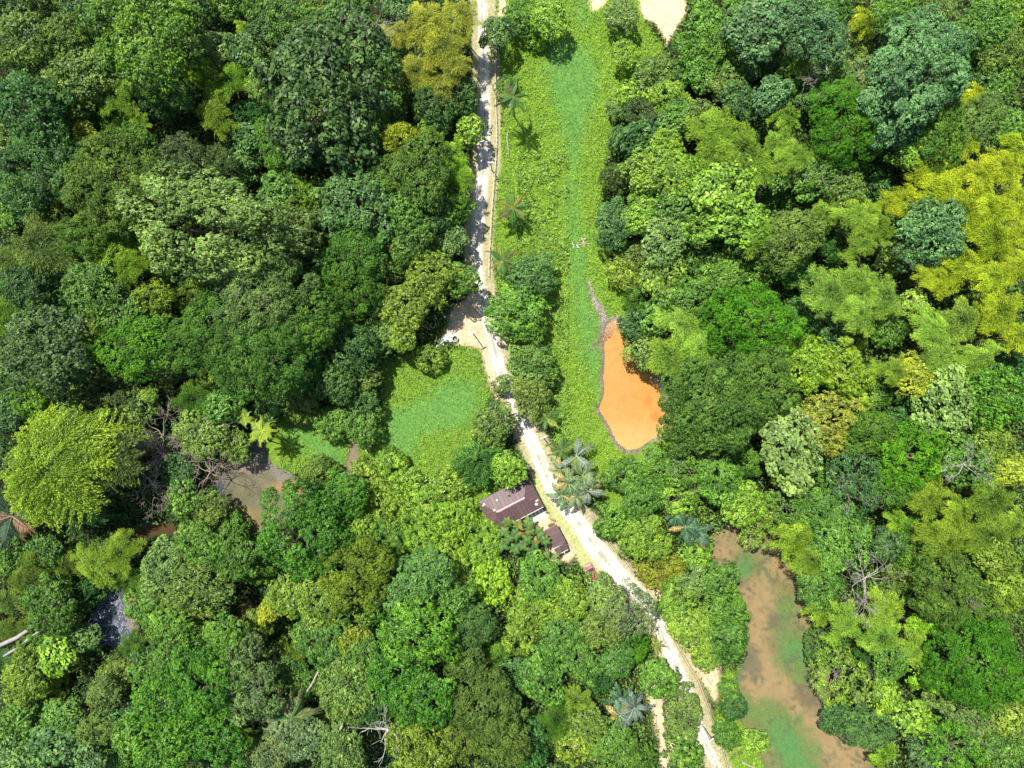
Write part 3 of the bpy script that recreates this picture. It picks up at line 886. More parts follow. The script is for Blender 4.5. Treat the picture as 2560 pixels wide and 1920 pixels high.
CAT = '''55 90 78 13 R ol|loose olive tree in the top left corner of the forest
150 85 55 12 R ol|small olive tree between the corner tree and the yellow-tipped tree
350 70 135 19 R yt|tall tree with bright yellow leaf tips and a bare leaning trunk at the top edge
195 185 78 12 R og2|ragged olive-brown tree below the yellow-tipped tree
120 260 60 10 R ol|dim olive tree beside the dark green tree of the left edge
290 240 50 10 M bg1|pale green bamboo plume leaning over the dark gap under the yellow-tipped tree
345 300 32 8 M lg|little lime bamboo tuft over a black gap
488 185 45 10 M lg|left lime feathery clump beside the grey broad crown of the upper forest
578 200 50 10 M lg|right lime feathery clump beside the grey broad crown of the upper forest
535 278 58 11 M bg1|arching yellow-green bamboo above the pale giant crown
420 235 58 10 F bg|bluish fine-leaved tree behind the leaning bare trunk
60 265 88 16 R dg2|dark green tree on the left edge, upper one of two
85 410 98 16 R dg2|dark green tree on the left edge, lower one of two
208 340 36 9 R og|small tree with orange-tinted leaves at the left of the domed olive crown
330 350 48 14 F mg|small green crown on top of the domed olive crown
262 450 122 18 F ol2|big domed olive-green crown left of the pale giant
200 585 58 15 F mg|green shoulder tree under the domed olive crown
445 378 52 13 F gd|grey dark fine-leaved crown above the pale giant
545 398 38 12 F gd|smaller grey dark crown touching the upper rim of the pale giant
505 560 165 21 R pg|giant pale green tree with cauliflower crown in the left forest
100 612 78 13 M gg|dull grey-green feathery tree at the left edge
15 650 55 12 M og2|straw-coloured feathery tree cut by the left edge
280 650 58 12 F lg|lime green tree under the domed olive crown
540 120 48 9 R gg|thin grey-green shrub tree around the white bare branches near the top
608 68 26 8 M lg|tiny lime clump high in the forest near the top edge
608 128 45 10 B bg|glossy bluish tree left of the great dark crown at the top
625 340 40 9 B bg|dark glossy tree in the gap left of the green upper forest crowns
30 5 60 11 R dg|dark tree cut by the top left corner
190 10 45 10 R dg|dark tree cut by the top edge left of the yellow-tipped tree
480 20 50 8 R dg|dark low tree cut by the top edge right of the yellow-tipped tree
810 215 168 20 B gd2|great dark grey-green tree with stiff glinting leaves at the top
722 40 62 13 R mg|green tree above the great dark grey-green tree
668 62 42 10 R dg|dark tree squeezed in beside the great dark grey-green tree
860 28 52 12 R mg|green tree at the top edge by the white bare branches
925 50 52 15 D dw|white leafless branches at the top edge beside the golden bamboo
652 200 48 17 F pg|pale small-leaved crown on the left flank of the great dark tree
1000 80 48 11 M gb|golden bamboo plume, the leftmost beside the road at the top
1062 55 60 12 M gb|golden bamboo plume touching the top edge
1105 115 58 12 M gb|golden bamboo plume in the middle of the golden clump
1132 165 50 11 M gb|golden bamboo plume leaning nearest the road
1112 212 42 10 M gb|golden bamboo plume at the lower tip of the golden clump
1040 178 46 10 M gb|golden bamboo plume at the lower left of the golden clump
1155 35 52 12 M gb|golden bamboo plume overhanging the road at the top edge
1175 325 38 7 B lg|thin bigleaf sapling with white stems hanging over the road
1085 265 58 9 R dg|dark tree below the golden bamboo
1152 235 46 8 R dg|dark green tree at the road below the golden bamboo
1080 300 42 8 R lg|light green small tree below the golden bamboo
690 352 62 12 F mg|fresh green fine crown under the great dark tree
1003 345 46 14 F og|small crown with yellowing top above the grey-green dome near the road
1050 420 85 15 F gd3|dark grey-green dome beside the road in the upper forest
965 435 48 14 F gd3|round dark crown left of the grey-green dome near the road
1135 380 38 8 M lg|upper lime bamboo tuft along the left road edge
1142 440 52 9 M lg|lime bamboo along the left road edge
1130 520 52 9 F mg|green fine shrub tree along the left road edge below the lime bamboo
880 505 88 15 R bg2|blue-green cauliflower crown in the middle of the upper left forest
748 480 42 11 F lg|bright green little dome right of the pale giant
690 478 50 12 R mg|leafy green tree right of the pale giant crown's top
792 520 32 9 R og2|straw-coloured sparse shrub between the pale giant and the blue-green crown
720 548 58 11 R ol2|yellowish-olive tree touching the right flank of the pale giant
882 635 78 14 F mg2|mid green fine dome below the blue-green cauliflower crown
1030 600 60 12 R mg|medium green tree beside the pale road bend
1122 595 44 8 R gg|grey-green shrub tree at the road beside the lamp pole
1005 528 50 13 R mg|green tree right of the blue-green cauliflower crown
1078 535 46 10 R dg|dark green tree near the road above the lamp pole
690 600 55 12 R pg|pale green tree on the lower right shoulder of the pale giant
1240 80 44 7 R bg2|green bushy tree leaning over the top of the road from its right side
1376 42 46 7 R lg|yellow-green bushy tree standing in the bright meadow at the top
1303 40 46 4 S mg|low green bush by the road at the top of the meadow
1338 90 36 2 S lg|low light green bush left of the lone tree in the meadow
1556 35 40 6 R gg|grey-green shrub tree beside the sand clearing
1566 132 36 6 R lg|yellow-green shrub tree casting a dark shadow below the sand clearing
1265 215 30 3 S mg|small green bush beside the tall palm
1768 50 52 8 R mg3|bright leafy bush tree right of the sand clearing
1735 125 48 7 R mg3|bright leafy bush just below the sand clearing
1795 105 58 9 R mg3|bright leafy bush tree left of the blue-green tree at the top
1700 190 40 5 R mg|green bush at the tip of the sand clearing
1768 175 50 8 R mg3|green bush tree under the bright leafy ones near the sand clearing
1892 60 70 15 B bt|blue-green tree above a black gap right of the sand clearing
1810 195 52 8 R og2|brownish sparse tree above the small bamboo on the right bank
1590 232 48 4 S lg|yellow-green scrub right of the meadow near the top
1680 250 60 6 R lg|yellow-green leafy scrub tree on the meadow's right rim
1548 268 32 3 S og2|brownish low scrub on the meadow's right rim
1606 285 46 6 F gd|dark fine shrub tree on the meadow's right rim
1702 290 52 8 R mg|green tree behind the dark fine shrub of the meadow rim
1765 292 46 9 R gg|grey-green tree above the wide bamboo on the right bank
1850 245 42 10 R bg|bluish tree beside the wide bamboo on the right bank
1600 342 50 8 B bg|dark bigleaf tree on the meadow's right rim
1548 345 30 5 B dg|small dark bigleaf bush at the edge of the meadow
1665 365 42 10 R lg|yellow-green small crown over the dark bigleaf tree
1652 420 70 11 R og3|yellowish-olive crown with reddish gaps on the right bank
1705 445 58 11 R lg|lime leafy crown right of the yellowish-olive crown
1795 330 70 12 M bm|wide soft bamboo mound on the right bank, the left plume
1858 372 68 13 M bm|wide soft bamboo mound on the right bank, the right plume
1765 398 48 10 M bm|low bamboo plume below the wide soft mound
1882 425 50 12 M bm|bamboo plume between the wide mound and the lime bigleaf tree
1818 470 78 13 B lg|lime bigleaf tree with clear separate leaves on the right bank
1850 545 66 12 B lg|second lime bigleaf tree, just below the first
1702 505 60 10 B mg|green bigleaf tree at the left of the lime bigleaf pair
1622 485 50 8 R lg|yellow-green scrub tree at the meadow rim above the stream head
1762 560 50 10 R lg|light green tree left of the second lime bigleaf tree
1540 560 58 7 R bg2|bluish shrub tree at the head of the muddy stream
1602 545 48 8 R lg|yellow-green tree right of the bluish shrub at the stream head
1662 600 55 10 B gg|grey-green bigleaf tree above the bushes of the stream
1542 440 40 6 F gd|dark narrow shrub tree at the meadow rim
1900 585 50 12 M bm|bamboo plume beside the round grey crown
1945 38 48 15 B bt|blue-green small crown cut by the top edge
2002 55 68 17 R bt|blue-green cauliflower crown near the top edge right of the black gap
2060 95 62 16 R bt|blue-green crown above the white bare thicket
2165 50 36 10 M yb|narrow yellow-green bamboo between two blue-green giants
2250 35 58 15 R mg|green crown at the top edge above the blue-green giant
2342 30 58 16 R gg|grey-green crown at the top edge above the blue-green giant
2310 165 132 21 R bt|blue-green giant in the upper right forest
2255 300 50 15 R bt|dark blue-green skirt crown under the blue-green giant
2475 60 60 13 R mg|leafy green tree in the top right forest
2535 25 48 12 R lg|yellow-green tree in the top right corner
2522 125 56 13 R ol2|olive green tree at the right edge near the top corner
2502 200 46 12 R mg|green tree at the right edge above the yellow bamboo
2455 215 40 10 R dg|dark tree in the gap right of the blue-green giant
2080 165 62 12 D dw|white bare thicket of thin branches in the upper right forest
1990 178 46 9 R lg|yellow-green tree left of the white bare thicket
1962 290 44 11 M bm|yellowish bamboo left of the dark round crown of the upper right
2130 300 96 16 F sg|round dark saturated green crown in the upper right forest
1935 232 46 12 R bt|blue-green small crown left of the white bare thicket
2090 205 46 10 R mg|green tree crossed by the white bare branches
1985 385 52 13 M bm|feathery bamboo under the dark round crown, left one
1945 352 42 12 M bm|small feathery bamboo on the left of the dark round crown
2055 430 60 11 R mg3|leafy tree with dead twigs below the dark round crown
2115 465 50 10 R ol2|olive tree right of the leafy tree with dead twigs
2290 372 46 13 R lg|yellow-green tip crown above the yellow bamboo slope
2362 325 76 15 F mg|mid green fine crown above the yellow bamboo slope
2462 292 60 14 F gg|grey-green fine crown near the right edge above the yellow bamboo
2522 312 48 13 R mg|green crown at the right edge just above the yellow bamboo
2440 250 42 12 M yb|yellow bamboo tip between two crowns near the right edge
2410 352 46 13 M yb|yellow bamboo plume at the top of the yellow slope
2325 420 50 13 M yb|yellow bamboo plume at the upper left of the yellow slope
2442 440 60 14 M yb|yellow bamboo plume in the upper middle of the yellow slope
2505 415 50 14 M yb|yellow bamboo plume near the right edge, upper one
2545 365 42 14 M yb|yellow bamboo plume cut by the right edge, highest one
2362 480 60 14 M yb|yellow bamboo plume above the blue-green crown of the slope
2258 500 50 12 M yb|yellow bamboo plume at the left end of the yellow slope
2405 530 54 14 M yb|yellow bamboo plume touching the right of the blue-green slope crown
2470 520 60 14 M yb|yellow bamboo plume in the heart of the yellow slope
2532 500 52 14 M yb|yellow bamboo plume cut by the right edge, second from above
2482 600 56 14 M yb|yellow bamboo plume at the lower middle of the yellow slope
2545 590 46 14 M yb|yellow bamboo plume cut by the right edge, third from above
2350 565 80 14 R bt|blue-green crown wrapped by the yellow bamboo slope
2285 625 42 11 R bg2|small blue-green crown at the lower left of the yellow slope
2195 560 52 12 M bm|soft green bamboo left of the yellow slope
2145 545 58 13 M bm|soft green bamboo mound right of the grey round crown
2065 530 44 11 M bm|soft green bamboo above the grey round crown
2150 612 48 12 M bm|soft green bamboo plume under the mound by the grey round crown
1990 592 74 13 F gd4|round soft grey-olive crown by the small bare soil patch
1945 435 38 10 B mg|small bigleaf tree beside the bare soil patch
220 718 70 14 R mg|leafy green tree at the left, under the straw-coloured feathery tree
318 668 48 13 M lg|lime feathery top touching the pale giant from below
375 745 50 11 F yg|yellow-green fine tree under the pale giant
300 790 62 12 B mg|green bigleaf tree left of the round green dome
320 868 84 15 F sg2|round bright green dome in the left forest
85 880 112 18 B gd2|big dark tree with large glinting leaves at the left edge
60 705 62 12 R dg|dark tree above the big glinting tree of the left edge
650 735 112 18 F gg|grey-green tree with white twigs showing in the left forest
510 835 100 17 F mg|broad fine green crown beside the round bright dome
650 900 108 18 F mg2|broad fine green crown above the marsh
755 800 84 16 F mg2|fine green crown in the centre of the left forest
262 992 78 8 F gd|dark fine bushes in the shade above the feathery giant
335 1010 48 7 R og2|olive sparse bush in the shade above the dead pink tree
372 985 22 9 R lg|tiny bright lime shrub glowing in the shade
480 1000 50 8 M mg|dim feathery shrub above the leaning grey trunk
130 1170 150 17 C yf|giant feathery yellow-green tree at the left edge
278 1150 78 15 C of|dim feathery right half of the yellow-green giant group
392 1095 68 9 D dp|pinkish dead tree with fine twig balls, upper one
515 1185 62 8 D dp|pinkish dead tree near the grey pond, beside the water
372 1215 66 8 D dp|pinkish dead tree at the foot of the feathery giant
505 1085 72 8 R og2|sparse olive tree with a pale leaning trunk over the grey pond
590 1120 40 6 R ol2|thin olive bush on the shore of the grey pond
450 1245 44 7 B mg|glossy green bush between the dead pink trees
560 1010 52 9 R mg|green bush behind the ferny fronds at the grey pond
740 905 70 12 F dg2|dark fine tree above the marsh creek
1075 690 62 11 R yg|yellow-green leafy tree left of the small palm
1008 762 58 10 R yg|yellow-green leafy tree with a drooping lobe near the well
1000 838 38 8 R yg|yellow-green lobe hanging into the shade near the well
955 830 56 7 R gd3|dark bush in the shade left of the well
890 730 64 12 F mg2|mid green fine tree in the forest left of the well
1150 700 46 9 R mg|dense green tree whose shade falls on the dirt by the road
880 870 72 9 R dg|dark understory tree above the left meadow
835 960 55 9 R dg|dark tree shading the left end of the green meadow
1075 896 40 3 S yg|bright green bush at the upper rim of the left meadow
1232 1062 54 7 R gg2|grey-green tree at the road above the house
1195 1150 74 6 C dgf|dark ferny tree with drooping sprays near the house
1272 1172 44 7 R lg|lime tree touching the house's upper corner
980 1165 46 4 S lg|bright lime bush below the left meadow
1015 1205 40 4 S lg|bright lime bush right of a similar one below the left meadow
910 1185 40 3 S yg|yellowish scrub between the creek and the lime bushes
750 1335 112 14 R sg|dense saturated green tree standing over the grey pond
850 1245 60 10 R sg|dense green side crown right of the pond tree
960 1265 60 4 S yg|yellow-green scrub right of the dense pond tree
1060 1260 56 4 S lg|lime scrub in the middle of the bushy slope
1120 1215 50 4 S yg|yellow-green scrub left of the dark ferny tree
1140 1300 58 4 S lg|lime scrub at the left gable of the house
1050 1340 58 4 S lg|lime scrub below the middle of the bushy slope
960 1345 56 5 S mg|green scrub at the left of the bushy slope
880 1335 56 7 R lg|fresh lime tree right of the shade of the dense pond tree
1210 1360 56 4 S lg|bright lime scrub left of the breadfruit tree
1120 1395 62 4 S lg|bright lime scrub mound with long blades
1230 1450 60 4 S yl|yellow-lime scrub with long arching blades
1160 1470 44 4 S yg|olive-lime scrub below the long-bladed mound
1330 690 58 8 R bg2|green tree behind the palm with orange dead fronds
1290 780 76 8 R mg3|round dense green tree on the right of the road
1335 915 62 6 R gd3|dark grey-green bush on the right of the road
1330 985 58 6 R gg2|grey-green bush with small yellow flowers by the road
1262 960 30 3 S gg|thin grey bush on the edge of the road
1560 680 46 4 S yg|yellow-green scrub right of the stream head
1660 700 62 8 B yg|yellow-green bigleaf tree uphill from the orange pond
1640 790 50 8 B mg|fresh green bigleaf tree uphill of the orange pond's tip
1592 815 42 6 R bg|dark bluish bush at the upper rim of the orange pond
1610 880 48 6 R gg|grey-green bush overhanging the orange pond
1700 812 62 11 M ob|olive bamboo mound right of the orange pond, upper plume
1752 870 62 11 M ob|olive bamboo mound right of the orange pond, right plume
1680 895 56 10 M ob|olive bamboo mound right of the orange pond, lower plume
1738 745 56 10 R mg|green tree above the olive bamboo mound
1890 802 100 16 F sg3|round saturated lime-green dome right of the orange pond
1800 705 56 11 R mg3|leafy green tree above the saturated dome
1800 1010 122 16 F gd3|broad dark grey-green dome below the saturated dome
1905 950 92 16 F gd3|right shoulder of the broad grey-green dome
1725 1075 66 12 F gd3|lower left shoulder of the broad grey-green dome
1985 1128 82 14 B pg|pale large-leaved round crown below the grey-green dome
1645 1170 58 6 R mg3|green bush just below the orange pond
1725 1165 64 7 R mg|green bush mound with grey twigs below the grey-green dome
1805 1205 66 8 R mg3|green tree in the middle of the bushes below the dome
1862 1262 56 8 R lg|light green tree above the swamp
1700 1248 52 5 S lg|lime bush with grey stems near the banana plants
1610 1245 56 5 S mg|green bush right of the big banana clump
1565 1190 50 4 S mg|green scrub below the orange pond's lower shore
2072 730 60 13 M ob|soft olive bamboo mound on the right, left plume
2142 702 60 13 M ob|soft olive bamboo mound on the right, top plume
2150 782 60 13 M ob|soft olive bamboo mound on the right, lower plume
2208 738 50 12 M ob|soft olive bamboo mound on the right, right plume
2288 760 34 10 B yg|small bigleaf tree set among the olive bamboo
2340 692 46 12 M yb|yellow bamboo plume at the lower left of the yellow slope
2412 662 52 13 M yb|yellow bamboo plume near the lower end of the yellow slope
2478 690 58 14 M yb|yellow bamboo plume above the pink bare branches
2545 665 46 14 M yb|yellow bamboo plume cut by the right edge, fourth from above
2505 775 54 13 M yb|yellow bamboo plume right of the pale olive bamboo
2548 845 42 12 M yb|yellow bamboo plume cut by the right edge, lowest one
2332 822 56 13 M ob|pale olive bamboo in the right forest, upper left plume
2402 802 56 13 M ob|pale olive bamboo in the right forest, top plume
2448 895 60 14 M ob|pale olive bamboo in the right forest, right plume
2345 892 58 13 M ob|pale olive bamboo in the right forest, middle plume
2432 958 40 12 M ob|pale olive bamboo in the right forest, lowest tip
2022 905 64 12 R yg2|yellow-green leafy crown right of the saturated dome
2125 930 62 13 R yg2|yellow-green crown between two dark gaps
2142 1000 46 11 R yg|light green crown below the yellow-green one
2232 925 50 12 M bm|green bamboo plume left of the golden tree
2300 940 56 12 R og|golden yellow-green tree in the right forest
2072 1062 74 13 R og4|golden-olive crown above the pale large-leaved crown
2180 1085 66 13 F mg|mid green crown right of the golden-olive crown
2290 1145 84 14 F sg3|saturated green mound of low trees in the right forest
2240 1215 56 12 F mg|green crown under the saturated mound
2370 1010 78 13 B pg2|pale bigleaf tree with bare stems in the right forest
2502 985 82 14 R sg2|fresh green crown near the right edge
2145 1205 76 12 W bg|bluish crown overrun with white dead twigs
2420 1150 66 12 B mg|bigleaf tree beside a white bare fork on the right
2488 1115 50 12 R yg|yellow-green tree right of the white bare fork
2535 1175 46 12 R og|golden tree at the right edge
2432 1165 44 16 D dw|white bare fork standing out of the right forest
1985 1195 62 10 M bm|green bamboo at the right of the lime tree above the swamp
1975 1262 56 9 W mg|green tree with thin white twigs above the swamp
2060 1280 54 11 R mg|green tree left of a black gap below the bluish twiggy crown
2322 1242 58 12 M yg|yellow-green bamboo in the right forest below the saturated mound
2480 1245 58 12 M yg|yellow-green bamboo near the right edge
2400 1275 46 11 M yg|yellow-green bamboo between two similar ones near the right edge
235 1402 66 9 M yg|yellow-green bamboo above the foamy pond
300 1380 52 9 M yg|small yellow-green bamboo right of the big one above the foamy pond
65 1442 62 9 M ol2|olive bamboo at the left edge under the fan palm
112 1525 66 10 R mg|green tree above the grey fallen trunks
490 1368 56 10 R mg3|leafy tree at the lower shore of the grey pond
410 1430 68 11 R gg|grey-green tree right of the bamboo near the foamy pond
480 1475 76 12 R gg2|grey-green tree with scattered yellow leaves in the lower left forest
580 1400 56 10 R mg|green tree below the grey pond
418 1578 54 12 R mg3|fresh green tree right of the foamy pond
425 1650 62 13 R mg|green tree under the fresh one right of the foamy pond
560 1600 54 13 R mg3|fresh green crown beside a black gap in the lower left forest
500 1720 92 16 R sg|saturated green crown of the lower left forest, the largest
400 1760 72 15 R sg2|saturated green crown left of the largest one
360 1680 46 13 R mg|green crown between the foam pond and the saturated ones
420 1865 78 15 R sg2|saturated green crown cut by the bottom edge
530 1860 66 15 R sg|dark saturated crown cut by the bottom edge beside the sharp-leaved palm
330 1840 50 13 R mg3|lime-green crown cut by the bottom edge in the lower left
252 1740 42 10 F gg|grey-green narrow crown above the brown clearing
235 1830 44 10 F gg|grey-green narrow crown at the brown clearing's right
602 1740 86 15 F gp|soft grey-green crown with white twigs left of the bare trunks
600 1640 50 13 F gp|soft grey-green small crown on top of the soft grey one
135 1640 46 9 B lg|bright bigleaf tree under the grey fallen trunks
55 1710 58 9 R yg|yellow-green tree at the left edge near the bottom
40 1810 56 8 R mg|green tree at the left edge close to the bottom corner
150 1800 52 9 R mg|green tree left of the brown clearing
130 1870 52 10 B bg2|bluish bigleaf tree near the bottom left corner
40 1895 50 9 B bg2|bluish bigleaf tree in the bottom left corner
210 1892 42 9 B bg2|bluish bigleaf tree right of the bottom left corner
875 1440 98 14 F ol3|big olive-yellow crown in the lower middle forest
800 1520 60 13 R yg|yellow-green crown under the big olive-yellow crown
718 1495 50 12 R ol3|olive-yellow narrow crown left of the big olive-yellow crown
668 1530 32 9 R og|small golden crown at the rim of a black gap
800 1600 66 13 R mg|green crown below the yellow-green one of the lower middle
882 1605 40 12 R og|bright golden crown above the pale bare trunk
1058 1440 62 14 R bt2|bluish-green tree with soft crown beside the shaded slope
1015 1510 56 13 R bt2|bluish-green tree left and below of its twin
1042 1590 86 15 R sg2|green-yellow mound in the lower middle forest
1138 1495 44 11 R mg|green little tree right of the bluish-green twins
1172 1572 60 11 F bg2|soft bluish tree bordering the lime slope
1160 1660 50 10 F gd4|dim grey-green tree right of the small black hole
985 1690 74 14 R sg|deep green crown left of the small black hole
1050 1760 76 14 R sg|deep green crown below the small black hole
860 1725 76 13 R og2|olive-yellow crown in the bottom middle
925 1770 56 12 R dg2|dark crown between the olive-yellow and deep green crowns
900 1655 54 13 R mg|green crown right of the bright golden one
1210 1775 92 12 F gd4|wide grey-olive crown near the bottom
1255 1860 66 12 F gd4|grey-olive crown cut by the bottom edge
1150 1850 56 11 F gd4|grey-olive crown cut by the bottom edge, the left one
740 1850 60 11 R gp|grey-green crown right of the sharp-leaved palm
670 1890 54 11 R gp|grey-green crown cut by the bottom edge below the sharp-leaved palm
850 1880 62 12 R gg|grey-green crown cut by the bottom edge left of the white trunk tree
1045 1875 76 13 R ol3|olive crown cut by the bottom edge right of the white trunk tree
955 1860 66 17 D dw2|big white bare trunk tree at the bottom edge
1350 1455 60 6 R mg3|leafy bush tree under the small shed
1420 1504 60 6 R lg2|leafy light tree right of the bush under the shed
1330 1530 62 6 R lg2|light green leafy tree at the left of the car's bushes
1400 1590 60 6 R mg|green leafy tree below the light ones near the car
1300 1600 48 5 S yg|yellow-green bush near the bottom middle slope
1514 1492 52 6 R gg|grey-green sparse tree hiding the end of the red car
1575 1530 68 8 W gp|pale sparse tree with grey twigs overhanging the white road
1510 1570 56 7 R gg2|grey-green tree left of the pale one overhanging the road
1588 1622 42 5 F sg|dark saturated round bush beside the road
1640 1612 26 3 P2 pan|spiky rosette plant beside the dark round bush
1450 1650 58 6 R mg|green tree above the lower banana clump
1355 1695 66 7 B mg|glossy green tree in the lower scrub
1292 1690 44 6 R bg|dark bluish bush at the rim of the grey-olive crown
1440 1760 46 6 M yg|yellowish bamboo bush left of the lower banana clump
1390 1800 54 6 M mg|green feathery bush near the bottom
1650 1700 48 5 R mg3|round green bush tree right of the dirt track
1708 1795 60 5 R gg2|round green tree covering the road
1530 1868 62 6 R mg|green tree at the bottom edge left of the dirt track
1440 1870 46 5 R yg|yellow-green bush at the bottom edge
1708 1885 52 5 B mg3|glossy green tree at the bottom edge beside the road's end
1533 1305 46 4 R mg3|leafy bush right of the road, opposite the house
1600 1340 58 5 R lg2|light green tree between the road and the upright banana
1640 1365 40 4 R lg2|light green bush touching the mossy round mat
1742 1455 42 5 R gg|grey twiggy bush right of the mossy round mat
1692 1500 52 5 R lg2|lime bush below the mossy round mat
1735 1575 64 6 R lg2|lime leafy tree between the road and the swamp
1815 1530 58 6 R mg3|leafy tree leaning over the swamp, upper one
1822 1608 54 6 R mg|leafy tree leaning over the swamp, lower one
1772 1640 40 4 R yg|yellow-flecked bush beside the tan clearing
1742 1390 40 4 S lg|lime bush under the upright banana leaves
1835 1770 34 3 R dg2|dark bush on the swamp's left shore
1818 1838 36 3 R mg|green bush on the swamp's left shore, lower one
1825 1725 28 3 S mg|small green bush on the swamp's left shore, upper one
1890 1858 34 3 S lg|lime reed bush on the swamp's lower left shore
1905 1320 56 5 W yg|thin yellow-green bush spreading over the swamp's top
1905 1275 46 6 R yg|yellow-green tree behind the thin bush of the swamp's top
1990 1340 66 10 M bm|feathery bamboo over the swamp's upper right
2105 1345 78 11 R mg3|leafy green tree above the white forked dead tree
2032 1402 50 10 M bm|small feathery bamboo over the swamp's right shore
2052 1465 58 9 R mg|green tree over the swamp's right shore
2178 1455 66 15 D dw|white forked dead tree over the right forest
2245 1302 36 9 M lg|lime bamboo tuft near the pale soil spot
2222 1362 44 9 R bg|bluish tree below the lime bamboo tuft
2370 1352 68 12 M yg|yellow-green bamboo mound in the lower right forest
2482 1340 58 12 M yg|yellow-green bamboo near the right edge, lower down
2535 1310 40 12 M yg|yellow-green bamboo cut by the right edge
2500 1398 48 12 R ol3|olive tree near the right edge under the bamboo
2392 1485 94 14 F gd3|grey-green domed crown in the lower right forest
2480 1570 50 13 F gd3|grey-green crown above the great saturated dome
2525 1480 50 12 R yg2|yellow-green tree at the right edge beside the white stump branch
2440 1498 30 16 D dw|small white stump branch by the grey-green domed crown
2110 1560 58 11 M bm|bamboo over the swamp's right shore, middle one
2205 1525 58 11 M bm|bamboo in the lower right forest below the white forked dead tree
2200 1592 50 11 M ob|olive bamboo left of the two lime balls
2052 1525 48 8 M bm|small bamboo tuft near the swamp's right shore
2295 1566 25 9 R lb|left and larger of two lime ball shrubs
2335 1568 21 9 R lb|right and smaller of two lime ball shrubs
2280 1628 56 10 M ob|olive bamboo below the two lime balls
2465 1672 112 17 F sg|great saturated green dome at the lower right edge
2330 1690 46 10 R lb2|bright lime oblong bush left of the great saturated dome
2235 1660 42 10 R mg|green bush left of the bright lime oblong bush
2105 1700 74 8 W yg|yellow-leaved tree with white crooked branches over the swamp
2215 1742 46 9 R lg|lime tree right of the white crooked branches
2180 1825 68 9 F bg2|soft bluish-green bush on the swamp's right shore
2095 1800 40 6 R dg2|dark bush on the swamp's right shore
2282 1800 50 9 B lg|bigleaf tree in the lower right forest
2350 1745 34 9 R gg|grey-green small crown under the great saturated dome
2440 1795 58 11 R gg|grey-green crown below the great saturated dome
2512 1800 50 12 R yg|yellow-green crown at the right edge below the dome
2505 1872 64 12 R mg|green crown near the bottom right corner
2405 1880 76 12 W sg2|green crown with white twigs cut by the bottom edge
2212 1888 40 7 M lg|lime bamboo tuft at the bottom edge beside the swamp
2320 1890 50 9 W bg2|bluish tree with white twigs at the bottom edge
1652 1425 60 1.2 F mo|low round olive mat of moss-like plants beside the road near the swamp'''
ENTRIES = []
for i, line in enumerate(CAT.strip().split('\n')):
    a, label = line.split('|')
    x, y, r, h, kind, col = a.split()
    ENTRIES.append((float(x), float(y), float(r), float(h), kind, col, label))
for i, e in enumerate(ENTRIES):
    if e[4] != 'P2':
        place_plant(*e, i)

DARK = [(265, 935, 55), (905, 385, 50), (860, 412, 55), (1060, 1668, 34), (705, 1575, 50), (610, 1500, 45), (430, 1310, 80), (330, 1310, 60), (245, 565, 30), (150, 380, 20), (430, 340, 50), (500, 350, 40),
        (1870, 105, 30), (2035, 395, 60), (1955, 110, 30), (2070, 855, 40), (2440, 190, 36), (2340, 1440, 34), (2300, 1500, 30), (2260, 1680, 30), (2320, 1730, 30), (210, 1690, 50), (250, 1640, 50),
        (190, 1745, 40), (560, 1530, 40), (690, 1600, 40), (2040, 1110, 20), (960, 1380, 30), (780, 440, 40), (840, 400, 40), (1130, 270, 20), (480, 960, 40), (400, 940, 30), (2310, 1890, 40), (280, 1550, 90), (640, 1190, 110), (860, 1150, 60), (1440, 1200, 110), (1400, 1130, 70), (1366, 1046, 70), (1715, 1320, 85), (1570, 1775, 85), (1283, 520, 60), (1258, 652, 60), (1335, 868, 60), (1093, 754, 60), (724, 1800, 100), (205, 1265, 110), (60, 1290, 100), (655, 1078, 70), (1470, 1640, 30), (1640, 1430, 80), (1345, 1400, 60), (990, 1344, 45), (1005, 1454, 45), (1160, 1460, 45), (1210, 1549, 45), (1190, 1500, 45), (1130, 830, 90), (1080, 800, 60), (1650, 50, 110), (1570, 90, 80), (1660, 1850, 70), (1740, 1850, 70), (1620, 1740, 40), (120, 1580, 70)]
USED = {}
PREP = set('in of beside above below under near with at on between touching cut by left right over and from into to'.split())
def gap_label(x, y, col):
    word = {'mg': 'green', 'dg2': 'dark green', 'mg3': 'fresh green', 'gg2': 'grey-green', 'mg2': 'mid green', 'ol2': 'olive', 'bg2': 'bluish', 'lg2': 'light green', 'lg': 'lime'}[col]
    near = sorted(ENTRIES, key=lambda e: math.hypot(e[0] - x, e[1] - y))
    for e in near[:8]:
        dx, dy = x - e[0], y - e[1]
        dr = ('right of' if dx > 0 else 'left of') if abs(dx) > abs(dy) else ('just below' if dy > 0 else 'just above')
        w = e[6].split(',')[0].split()
        if len(w) > 8:
            k = max([i for i in range(3, 9) if w[i] in PREP] or [8])
            w = w[:k]
        s = 'low %s gap filler %s the %s' % (word, dr, ' '.join(w))
        if s not in USED:
            USED[s] = 1
            return s
    return 'low understory tree in a gap between the bigger crowns'
SCRUB = P('870,1170 1000,1140 1100,1180 1230,1210 1240,1380 1300,1470 1290,1640 1230,1560 1180,1480 1080,1380 960,1370 880,1380 830,1300')
SCRUB2 = P('1500,1140 1640,1130 1900,1230 1780,1310 1640,1300 1500,1290')
